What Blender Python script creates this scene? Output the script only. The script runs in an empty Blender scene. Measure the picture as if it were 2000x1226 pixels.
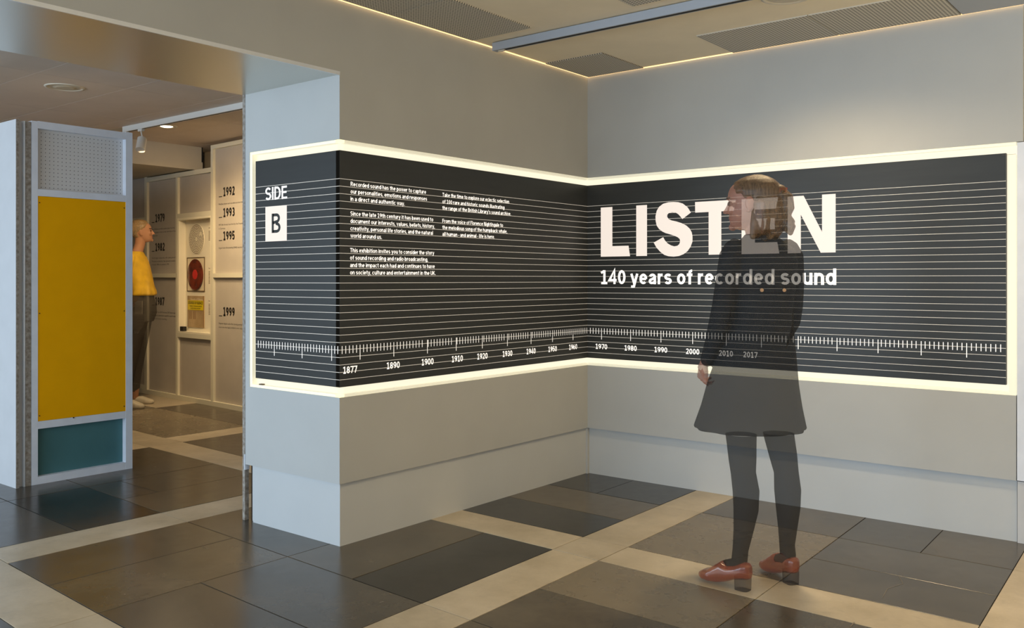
import bpy, bmesh, math, random
from mathutils import Vector, Matrix, noise
from mathutils.bvhtree import BVHTree
random.seed(7)
PI = math.pi
scene = bpy.context.scene
COL = scene.collection

# ------------------------------------------------------------------ camera
YAW = 0.6759
cd = bpy.data.cameras.new('camera')
cam = bpy.data.objects.new('camera', cd)
COL.objects.link(cam)
cam.location = (3.1253, -4.6432, 1.2)
cam.rotation_euler = (PI/2, 0, YAW)
cd.sensor_width = 36.0
cd.lens = 36.0*1764.36/2000.0
cd.shift_y = -0.034
cd.clip_start = 0.05
scene.camera = cam

# ------------------------------------------------------------------ world, lights, exposure
world = bpy.data.worlds.new('world')
scene.world = world
world.use_nodes = True
bg = world.node_tree.nodes['Background']
bg.inputs[0].default_value = (0.62, 0.80, 1.0, 1)
bg.inputs[1].default_value = 0.5
scene.view_settings.view_transform = 'Standard'
scene.view_settings.look = 'None'
scene.view_settings.gamma = 1.0
scene.view_settings.use_curve_mapping = False
scene.view_settings.exposure = 0.0
scene.cycles.transparent_max_bounces = 24

def area(name, loc, target, sx, sy, power, color):
    ld = bpy.data.lights.new(name, 'AREA')
    ld.shape = 'RECTANGLE'; ld.size = sx; ld.size_y = sy
    ld.energy = power; ld.color = color
    o = bpy.data.objects.new(name, ld); COL.objects.link(o)
    o.location = loc
    o.rotation_euler = (Vector(target)-Vector(loc)).to_track_quat('-Z', 'Z').to_euler()
    return o
def spot(name, loc, target, power, color, angle=90, blend=0.8, rad=0.05):
    ld = bpy.data.lights.new(name, 'SPOT')
    ld.energy = power; ld.color = color
    ld.spot_size = math.radians(angle); ld.spot_blend = blend; ld.shadow_soft_size = rad
    o = bpy.data.objects.new(name, ld); COL.objects.link(o)
    o.location = loc
    o.rotation_euler = (Vector(target)-Vector(loc)).to_track_quat('-Z', 'Y').to_euler()
    return o
# daylight from the glazed front of the building, behind and left of the camera
area('daylight_front', (-2.6, -8.1, 1.35), (-2.6, 0, 1.2), 6.6, 2.1, 330, (0.66, 0.82, 1.0))
area('daylight_front', (3.2, -8.1, 1.35), (3.2, 0, 1.2), 4.0, 2.1, 80, (0.72, 0.86, 1.0))
area('warm_fill', (4.7, -1.9, 0.9), (4.5, -1.9, 2.4), 1.0, 2.4, 62, (1.0, 0.76, 0.42))  # added fill, no fixture: out of view, brightens and warms the ceiling
# warm ceiling downlights of the lobby
for i, (x, y, e) in enumerate([(1.585, -0.79, 110), (1.6, -3.4, 14), (3.4, -1.6, 34), (3.4, -5.6, 15), (1.2, -5.8, 10)]):
    spot('downlight_beam', (x, y, 2.42), (x, y, 0), e, (1.0, 0.78, 0.47), 150, 1.0, 0.09)
# warm exhibition spots of the inner room
spot('gallery_beam', (-3.66, -0.89, 2.25), (-4.6, 0.3, 1.5), 95, (1.0, 0.72, 0.40), 95, 1.0, 0.04)
spot('gallery_beam', (-3.0, -0.9, 2.35), (-4.1, 0.25, 1.3), 75, (1.0, 0.72, 0.40), 100, 1.0, 0.04)
spot('gallery_beam', (-3.95, -0.5, 2.47), (-3.95, -0.5, 0), 105, (1.0, 0.74, 0.42), 150, 1.0, 0.06)
spot('gallery_beam', (-2.77, -1.9, 2.42), (-2.77, -1.9, 0), 22, (1.0, 0.76, 0.45), 150, 1.0, 0.08)
spot('gallery_beam', (-5.9, -1.2, 2.4), (-5.9, -0.4, 0), 105, (1.0, 0.74, 0.42), 150, 1.0, 0.08)

# ------------------------------------------------------------------ materials
def srgb(r, g, b):
    def c(v):
        v /= 255.0
        return v/12.92 if v <= 0.04045 else ((v+0.055)/1.055)**2.4
    return (c(r), c(g), c(b), 1.0)
def mat(name, col, rough=0.6, metal=0.0, noise_amt=0.0, nscale=20.0, bump=0.0, bscale=80.0,
        emit=None, estr=0.0, alpha=1.0, spec=0.5, stretch=None, col2=None, coat=0.0):
    m = bpy.data.materials.new(name); m.use_nodes = True
    nt = m.node_tree; N = nt.nodes; L = nt.links
    b = N['Principled BSDF']
    b.inputs['Base Color'].default_value = col
    b.inputs['Roughness'].default_value = rough
    b.inputs['Metallic'].default_value = metal
    b.inputs['Specular IOR Level'].default_value = spec
    b.inputs['Coat Weight'].default_value = coat
    b.inputs['Alpha'].default_value = alpha
    if emit:
        b.inputs['Emission Color'].default_value = emit
        b.inputs['Emission Strength'].default_value = estr
    vec = None
    if noise_amt or bump or col2:
        tc = N.new('ShaderNodeTexCoord'); mp = N.new('ShaderNodeMapping')
        L.new(tc.outputs['Object'], mp.inputs[0])
        if stretch: mp.inputs['Scale'].default_value = stretch
        vec = mp.outputs[0]
    if noise_amt or col2:
        n = N.new('ShaderNodeTexNoise'); n.inputs['Scale'].default_value = nscale
        n.inputs['Detail'].default_value = 6
        L.new(vec, n.inputs['Vector'])
        mx = N.new('ShaderNodeMix'); mx.data_type = 'RGBA'
        if col2:
            mx.inputs[6].default_value = col; mx.inputs[7].default_value = col2
        else:
            mx.inputs[6].default_value = tuple(c*(1-noise_amt) for c in col[:3])+(1,)
            mx.inputs[7].default_value = tuple(min(1, c*(1+noise_amt)) for c in col[:3])+(1,)
        cr = N.new('ShaderNodeMapRange'); cr.inputs[1].default_value = 0.3; cr.inputs[2].default_value = 0.7
        L.new(n.outputs['Fac'], cr.inputs[0]); L.new(cr.outputs[0], mx.inputs[0])
        L.new(mx.outputs[2], b.inputs['Base Color'])
    if bump:
        n2 = N.new('ShaderNodeTexNoise'); n2.inputs['Scale'].default_value = bscale
        n2.inputs['Detail'].default_value = 4
        L.new(vec, n2.inputs['Vector'])
        bp = N.new('ShaderNodeBump'); bp.inputs['Strength'].default_value = bump
        bp.inputs['Distance'].default_value = 0.002
        L.new(n2.outputs['Fac'], bp.inputs['Height']); L.new(bp.outputs[0], b.inputs['Normal'])
    return m

def stone(name, base, vein, rough, speck):
    m = bpy.data.materials.new(name); m.use_nodes = True
    nt = m.node_tree; N = nt.nodes; L = nt.links; b = N['Principled BSDF']
    ge = N.new('ShaderNodeNewGeometry')
    oi = N.new('ShaderNodeObjectInfo')
    n1 = N.new('ShaderNodeTexNoise'); n1.inputs['Scale'].default_value = 3.0; n1.inputs['Detail'].default_value = 8
    n1.inputs['Roughness'].default_value = 0.65
    n2 = N.new('ShaderNodeTexNoise'); n2.inputs['Scale'].default_value = 70.0; n2.inputs['Detail'].default_value = 5
    n3 = N.new('ShaderNodeTexNoise'); n3.inputs['Scale'].default_value = 14.0; n3.inputs['Detail'].default_value = 6
    n3.inputs['Distortion'].default_value = 0.6
    for n in (n1, n2, n3): L.new(ge.outputs['Position'], n.inputs['Vector'])
    mx = N.new('ShaderNodeMix'); mx.data_type = 'RGBA'
    mx.inputs[6].default_value = base; mx.inputs[7].default_value = vein
    mr = N.new('ShaderNodeMapRange'); mr.inputs[1].default_value = 0.35; mr.inputs[2].default_value = 0.68
    L.new(n1.outputs['Fac'], mr.inputs[0]); L.new(mr.outputs[0], mx.inputs[0])
    mr3 = N.new('ShaderNodeMapRange'); mr3.inputs[1].default_value = 0.62; mr3.inputs[2].default_value = 0.75
    mr3.inputs[4].default_value = speck
    L.new(n2.outputs['Fac'], mr3.inputs[0])
    mx2 = N.new('ShaderNodeMix'); mx2.data_type = 'RGBA'
    mx2.inputs[7].default_value = tuple(min(1, c*2.2+0.02) for c in base[:3])+(1,)
    L.new(mr3.outputs[0], mx2.inputs[0]); L.new(mx.outputs[2], mx2.inputs[6])
    mr4 = N.new('ShaderNodeMapRange'); mr4.inputs[1].default_value = 0.28; mr4.inputs[2].default_value = 0.42
    mr4.inputs[3].default_value = 0.88; mr4.inputs[4].default_value = 1.0
    L.new(n3.outputs['Fac'], mr4.inputs[0])
    hsv = N.new('ShaderNodeHueSaturation')
    L.new(mx2.outputs[2], hsv.inputs['Color'])
    rv = N.new('ShaderNodeMapRange'); rv.inputs[3].default_value = 0.86; rv.inputs[4].default_value = 1.14
    L.new(oi.outputs['Random'], rv.inputs[0])
    mu = N.new('ShaderNodeMath'); mu.operation = 'MULTIPLY'
    L.new(rv.outputs[0], mu.inputs[0]); L.new(mr4.outputs[0], mu.inputs[1]); L.new(mu.outputs[0], hsv.inputs['Value'])
    L.new(hsv.outputs[0], b.inputs['Base Color'])
    rr = N.new('ShaderNodeMapRange'); rr.inputs[3].default_value = rough-0.05; rr.inputs[4].default_value = rough+0.08
    L.new(n3.outputs['Fac'], rr.inputs[0]); L.new(rr.outputs[0], b.inputs['Roughness'])
    bp = N.new('ShaderNodeBump'); bp.inputs['Strength'].default_value = 0.04; bp.inputs['Distance'].default_value = 0.0006
    L.new(n2.outputs['Fac'], bp.inputs['Height']); L.new(bp.outputs[0], b.inputs['Normal'])
    b.inputs['Specular IOR Level'].default_value = 0.5
    return m

M = {}
M['wall'] = mat('wall_paint', (0.50, 0.50, 0.475, 1), 0.62, noise_amt=0.025, nscale=4, bump=0.04, bscale=220)
M['skirting'] = mat('skirting_pale', (0.56, 0.57, 0.56, 1), 0.6, noise_amt=0.02, nscale=4)  # a tone paler than the wall above
M['wall_in'] = mat('inner_wall_paint', (0.60, 0.55, 0.46, 1), 0.7, noise_amt=0.04, nscale=3)
M['ceiling'] = mat('ceiling_paint', (0.92, 0.82, 0.63, 1), 0.75, noise_amt=0.03, nscale=5)
M['ceil_in'] = mat('inner_ceiling_tile', (0.68, 0.57, 0.47, 1), 0.6, noise_amt=0.03, nscale=5)
M['dark_gap'] = mat('dark_gap', (0.02, 0.018, 0.016, 1), 0.9)
M['soffit'] = mat('brushed_metal', (0.66, 0.66, 0.60, 1), 0.28, metal=0.85, bump=0.05, bscale=300, stretch=(1, 30, 1))
M['rail'] = mat('grey_rail', (0.42, 0.46, 0.52, 1), 0.45)
M['frame_cream'] = mat('cream_frame', (0.75, 0.72, 0.56, 1), 0.45, emit=(1, 0.94, 0.72, 1), estr=0.46)
M['acrylic'] = mat('lit_acrylic', (0.12, 0.115, 0.09, 1), 0.4, emit=(1.0, 0.92, 0.70, 1), estr=0.98)
M['graphic'] = mat('dark_graphic', (0.023, 0.024, 0.022, 1), 0.42, noise_amt=0.12, nscale=3, bump=0.05, bscale=160, stretch=(1, 1, 12), spec=0.32, emit=(1.0, 0.95, 0.8, 1), estr=0.008)
M['letter'] = mat('backlit_letter', (0.2, 0.19, 0.17, 1), 0.5, emit=(1.0, 0.87, 0.76, 1), estr=0.86)
M['small_letter'] = mat('backlit_small_letter', (0.8, 0.78, 0.74, 1), 0.5, emit=(1.0, 0.94, 0.86, 1), estr=0.85)
M['line'] = mat('backlit_line', (0.5, 0.47, 0.42, 1), 0.5, emit=(1.0, 0.90, 0.76, 1), estr=0.36)
M['cove'] = mat('cove_light', (1, 0.8, 0.5, 1), 0.5, emit=(1.0, 0.62, 0.25, 1), estr=1.7)
M['lamp'] = mat('lamp_glow', (1, 0.9, 0.7, 1), 0.5, emit=(1.0, 0.85, 0.6, 1), estr=5.0)
M['lamp_off'] = mat('lamp_bowl', (0.62, 0.55, 0.42, 1), 0.35)
M['trim'] = mat('lamp_trim', (0.72, 0.66, 0.54, 1), 0.3)
M['board'] = mat('painted_frame', (0.80, 0.84, 0.92, 1), 0.6, noise_amt=0.04, nscale=12)
M['partition'] = mat('partition_paint', (0.58, 0.58, 0.58, 1), 0.6, noise_amt=0.03, nscale=8)
M['osb'] = mat('raw_board_edge', (0.20, 0.16, 0.12, 1), 0.9, col2=(0.42, 0.38, 0.33, 1), nscale=60, noise_amt=0.1, bump=0.3)
M['wood'] = mat('dark_timber', (0.05, 0.03, 0.018, 1), 0.8, noise_amt=0.4, nscale=9)
M['yellow'] = mat('yellow_panel', (0.98, 0.46, 0.0005, 1), 0.8, spec=0.12, noise_amt=0.03, nscale=6, bump=0.1, bscale=400)
M['teal'] = mat('teal_panel', (0.065, 0.19, 0.21, 1), 0.6, noise_amt=0.05, nscale=6)
M['peg'] = mat('pegboard', (0.74, 0.73, 0.72, 1), 0.6)
M['screw'] = mat('screw', (0.05, 0.045, 0.04, 1), 0.4, metal=0.6)
M['alu'] = mat('aluminium_strip', (0.85, 0.88, 0.92, 1), 0.3, metal=0.4)
M['display'] = mat('display_infill', (0.50, 0.45, 0.385, 1), 0.7, noise_amt=0.05, nscale=5, bump=0.05)
M['display_frame'] = mat('display_frame', (0.72, 0.68, 0.54, 1), 0.55)
M['case'] = mat('showcase_lining', (0.88, 0.82, 0.66, 1), 0.5)
M['ink'] = mat('black_ink', (0.012, 0.011, 0.01, 1), 0.5)
M['brown_ink'] = mat('brown_ink', (0.14, 0.085, 0.04, 1), 0.5)
M['sleeve'] = mat('clear_sleeve', (0.80, 0.70, 0.50, 1), 0.15)
M['red_vinyl'] = mat('red_vinyl', (0.085, 0.016, 0.008, 1), 0.15, col2=(0.24, 0.045, 0.02, 1), nscale=11, noise_amt=0.1, coat=0.6)
M['red_label'] = mat('red_label', (0.6, 0.03, 0.025, 1), 0.4)
M['tan_print'] = mat('tan_print', (0.34, 0.22, 0.11, 1), 0.5, col2=(0.62, 0.46, 0.25, 1), nscale=5, noise_amt=0.1)
M['sepia'] = mat('sepia_border', (0.30, 0.17, 0.08, 1), 0.5)
M['sticker'] = mat('yellow_sticker', (0.85, 0.66, 0.01, 1), 0.4)
M['white_paint'] = mat('white_lacquer', (0.75, 0.72, 0.66, 1), 0.4)
M['stone_dark'] = stone('stone_dark', (0.016, 0.015, 0.013, 1), (0.030, 0.028, 0.024, 1), 0.20, 0.12)
M['stone_brown'] = stone('stone_brown', (0.070, 0.056, 0.038, 1), (0.115, 0.092, 0.062, 1), 0.23, 0.08)
M['stone_grey'] = stone('stone_grey', (0.058, 0.050, 0.040, 1), (0.088, 0.075, 0.058, 1), 0.23, 0.08)
M['stone_tan'] = stone('stone_tan', (0.16, 0.128, 0.084, 1), (0.205, 0.165, 0.11, 1), 0.27, 0.04)
M['stone_light'] = stone('stone_light', (0.40, 0.33, 0.225, 1), (0.56, 0.475, 0.35, 1), 0.36, 0.18)
M['grout'] = mat('grout', (0.03, 0.027, 0.023, 1), 0.9)
AL = 0.60       # each skin of the translucent figures; two skins lie along any line of sight
M['dress'] = mat('dark_dress', (0.020, 0.020, 0.021, 1), 0.8, noise_amt=0.15, nscale=30, alpha=AL, spec=0.2)
M['tights'] = mat('black_tights', (0.016, 0.015, 0.014, 1), 0.75, alpha=AL, spec=0.2)
M['skin'] = mat('skin', (0.46, 0.21, 0.14, 1), 0.5, alpha=AL*0.92, noise_amt=0.05, nscale=30)
M['lips'] = mat('lips', (0.36, 0.10, 0.08, 1), 0.45, alpha=AL)
M['brow'] = mat('eyebrow', (0.09, 0.05, 0.03, 1), 0.8, alpha=AL)
M['hair'] = mat('brown_hair', (0.035, 0.020, 0.010, 1), 0.38, alpha=AL, noise_amt=0.1, nscale=8, stretch=(30, 30, 2.5), col2=(0.23, 0.135, 0.06, 1), bump=0.5, bscale=30)
M['eye'] = mat('eye', (0.5, 0.48, 0.45, 1), 0.2, alpha=AL)
M['red_leather'] = mat('red_leather', (0.27, 0.050, 0.022, 1), 0.18, alpha=AL, noise_amt=0.2, nscale=30, coat=0.5)
M['sole'] = mat('shoe_heel', (0.045, 0.03, 0.022, 1), 0.4, alpha=0.42)
M['button'] = mat('brass_button', (0.42, 0.27, 0.16, 1), 0.35, metal=0.3)
M['clip'] = mat('hair_clip', (0.35, 0.03, 0.03, 1), 0.3)
M['top_yellow'] = mat('yellow_top', (0.72, 0.44, 0.015, 1), 0.75, alpha=AL, noise_amt=0.12, nscale=18, bump=0.2, bscale=30)
M['trousers'] = mat('dark_trousers', (0.055, 0.045, 0.034, 1), 0.8, alpha=0.5, spec=0.2)
M['blond'] = mat('blond_hair', (0.22, 0.13, 0.05, 1), 0.45, alpha=AL, noise_amt=0.1, nscale=8, stretch=(30, 30, 3), col2=(0.42, 0.28, 0.13, 1))
M['skin2'] = mat('fair_skin', (0.52, 0.25, 0.13, 1), 0.5, alpha=AL)
M['trainer'] = mat('white_shoe', (0.62, 0.55, 0.42, 1), 0.6, alpha=AL)

# perforated ceiling panel: slots too fine to build
def perforated(name, base, ang):
    m = bpy.data.materials.new(name); m.use_nodes = True
    nt = m.node_tree; N = nt.nodes; L = nt.links; b = N['Principled BSDF']
    ge = N.new('ShaderNodeNewGeometry'); sx = N.new('ShaderNodeSeparateXYZ')
    L.new(ge.outputs['Position'], sx.inputs[0])
    outs = []
    for k in (0, 1):
        mu = N.new('ShaderNodeMath'); mu.operation = 'MULTIPLY'; mu.inputs[1].default_value = 2*PI/0.016
        L.new(sx.outputs[k], mu.inputs[0])
        si = N.new('ShaderNodeMath'); si.operation = 'SINE'; L.new(mu.outputs[0], si.inputs[0]); outs.append(si)
    ad = N.new('ShaderNodeMath'); ad.operation = 'ADD'
    L.new(outs[0].outputs[0], ad.inputs[0]); L.new(outs[1].outputs[0], ad.inputs[1])
    gt = N.new('ShaderNodeMapRange'); gt.inputs[1].default_value = 0.3; gt.inputs[2].default_value = 0.9
    L.new(ad.outputs[0], gt.inputs[0])
    mx = N.new('ShaderNodeMix'); mx.data_type = 'RGBA'
    mx.inputs[6].default_value = base; mx.inputs[7].default_value = tuple(c*0.12 for c in base[:3])+(1,)
    L.new(gt.outputs[0], mx.inputs[0]); L.new(mx.outputs[2], b.inputs['Base Color'])
    b.inputs['Roughness'].default_value = 0.6
    return m
M['perf'] = perforated('perforated_panel', (0.66, 0.62, 0.53, 1), 0)

# ------------------------------------------------------------------ builders
class MB:
    def __init__(s): s.v = []; s.f = []
    def add(s, vs, fs):
        o = len(s.v); s.v += [tuple(v) for v in vs]; s.f += [tuple(i+o for i in f) for f in fs]; return s
    def box(s, x0, x1, y0, y1, z0, z1):
        if x0 > x1: x0, x1 = x1, x0
        if y0 > y1: y0, y1 = y1, y0
        if z0 > z1: z0, z1 = z1, z0
        return s.add([(x0,y0,z0),(x1,y0,z0),(x1,y1,z0),(x0,y1,z0),(x0,y0,z1),(x1,y0,z1),(x1,y1,z1),(x0,y1,z1)],
                     [(0,3,2,1),(4,5,6,7),(0,1,5,4),(1,2,6,5),(2,3,7,6),(3,0,4,7)])
    def prism(s, pts, z0, z1):           # polygon in xy extruded in z
        n = len(pts)
        return s.add([(p[0],p[1],z0) for p in pts]+[(p[0],p[1],z1) for p in pts],
                     [tuple(range(n-1,-1,-1)), tuple(range(n,2*n))]+[(i,(i+1)%n,n+(i+1)%n,n+i) for i in range(n)])
    def loft(s, rings):                  # closed solid through rings of equal length
        n = len(rings[0]); vs = [p for r in rings for p in r]; fs = []
        for k in range(len(rings)-1):
            for i in range(n):
                j = (i+1) % n
                fs.append((k*n+i, k*n+j, (k+1)*n+j, (k+1)*n+i))
        fs.append(tuple(range(n-1,-1,-1))); fs.append(tuple((len(rings)-1)*n+i for i in range(n)))
        return s.add(vs, fs)
    def zloft(s, rows, n=32, fold=0, phase=0.0):   # rows: z, cx, cy, rx, ry[, foldamp][, rot]
        rings = []
        for row in rows:
            z, cx, cy, rx, ry = row[:5]; fa = row[5] if len(row) > 5 else 0.0; ro = row[6] if len(row) > 6 else 0.0
            r = []
            for i in range(n):
                t = 2*PI*i/n; k = 1+fa*math.cos(fold*t+phase)+fa*0.6*math.cos((fold+3)*t+1.3+phase)
                x = rx*k*math.cos(t); y = ry*k*math.sin(t)
                r.append((cx+x*math.cos(ro)-y*math.sin(ro), cy+x*math.sin(ro)+y*math.cos(ro), z))
            rings.append(r)
        return s.loft(rings)
    def tube(s, pts, radii, n=14, cap=True):
        pts = [Vector(p) for p in pts]; rings = []; up = None
        for i, p in enumerate(pts):
            d = (pts[min(i+1,len(pts)-1)]-pts[max(i-1,0)]).normalized()
            if up is None:
                up = Vector((0,0,1)) if abs(d.z) < 0.9 else Vector((1,0,0))
            a = d.cross(up).normalized(); b = a.cross(d).normalized(); up = b
            r = radii[i] if isinstance(radii,(list,tuple)) else radii
            rings.append([tuple(p+a*r*math.cos(2*PI*k/n)+b*r*math.sin(2*PI*k/n)) for k in range(n)])
            rings[-1].reverse()
        if cap:   # rounded ends
            def endring(k, s_):
                p = pts[k]; q = pts[k+1 if k == 0 else k-1]; d = (p-q).normalized()
                r = radii[k] if isinstance(radii,(list,tuple)) else radii
                c = p+d*r*0.6
                return [tuple(c+(Vector(v)-p)*0.62) for v in rings[k]]
            e0 = endring(0,-1); e1 = endring(len(pts)-1,1)
            rings = [e0]+rings+[e1]
        return s.loft(rings)
    def ell(s, c, r, rot=None, n=20, m=14):
        vs = []; R = rot or Matrix.Identity(3)
        for j in range(m+1):
            ph = PI*j/m
            for i in range(n):
                t = 2*PI*i/n
                p = R @ Vector((r[0]*math.sin(ph)*math.cos(t), r[1]*math.sin(ph)*math.sin(t), r[2]*math.cos(ph)))
                vs.append(tuple(Vector(c)+p))
        fs = []
        for j in range(m):
            for i in range(n):
                k = (i+1)%n
                fs.append((j*n+i,(j+1)*n+i,(j+1)*n+k,j*n+k))
        return s.add(vs, fs)
    def cyl(s, c, r, h, axis='z', n=24, r2=None):
        r2 = r if r2 is None else r2; rings = []
        for q, rr in ((0, r), (h, r2)):
            ring = []
            for i in range(n):
                t = 2*PI*i/n; a, b = rr*math.cos(t), rr*math.sin(t)
                if axis == 'z': ring.append((c[0]+a, c[1]+b, c[2]+q))
                elif axis == 'y': ring.append((c[0]+a, c[1]+q, c[2]-b))
                else: ring.append((c[0]+q, c[1]+a, c[2]+b))
            rings.append(ring)
        return s.loft(rings)
    def xf(s, Mx):
        s.v = [tuple(Mx @ Vector(p)) for p in s.v]; return s
    def mesh(s, name):
        me = bpy.data.meshes.new(name); me.from_pydata(s.v, [], s.f); me.update(); return me
    def build(s, name, m, parent=None, smooth=False, **kw):
        me = s.mesh(name); me.materials.append(M[m] if isinstance(m, str) else m)
        if smooth:
            for p in me.polygons: p.use_smooth = True
        return link(name, me, parent, **kw)
def link(name, me, parent=None, label=None, cat=None, group=None, kind=None):
    o = bpy.data.objects.new(name, me); COL.objects.link(o)
    if parent: o.parent = parent
    if label: o['label'] = label
    if cat: o['category'] = cat
    if group: o['group'] = group
    if kind: o['kind'] = kind
    return o
def thing(name, label, cat, loc=(0,0,0), rotz=0.0, group=None, kind=None):
    o = link(name, None, None, label, cat, group, kind)
    o.location = loc; o.rotation_euler = (0,0,rotz); return o
def B(*a): return MB().box(*a)

# ------------------------------------------------------------------ lettering
_fc = {}
def glyphs(body, bold=0.0):
    cu = bpy.data.curves.new('txt', 'FONT'); cu.body = body; cu.resolution_u = 3; cu.offset = bold; cu.size = 1.0
    o = bpy.data.objects.new('txt', cu); COL.objects.link(o)
    bpy.context.view_layer.update()
    me = bpy.data.meshes.new_from_object(o.evaluated_get(bpy.context.evaluated_depsgraph_get()))
    bpy.data.objects.remove(o); bpy.data.curves.remove(cu)
    v = [(p.co.x, p.co.y) for p in me.vertices]; f = [tuple(p.vertices) for p in me.polygons]
    bpy.data.meshes.remove(me)
    return v, f
CAP = None
def lettering(mb, body, a0, a1, z, cap, place, bold=0.0, center=None):
    """Writes body from a0 to a1 along a wall, baseline z, capital height cap; place(a, z) -> 3D point."""
    global CAP
    if CAP is None:
        vv, _ = glyphs('H'); CAP = max(p[1] for p in vv)
    v, f = glyphs(body, bold)
    x0 = min(p[0] for p in v); x1 = max(p[0] for p in v)
    if center is not None:
        w = (x1-x0)*cap/CAP*center; a0, a1 = a0-w/2, a0+w/2
    s = (a1-a0)/(x1-x0); t = cap/CAP
    mb.add([place(a0+(p[0]-x0)*s, z+p[1]*t) for p in v], f)

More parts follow.
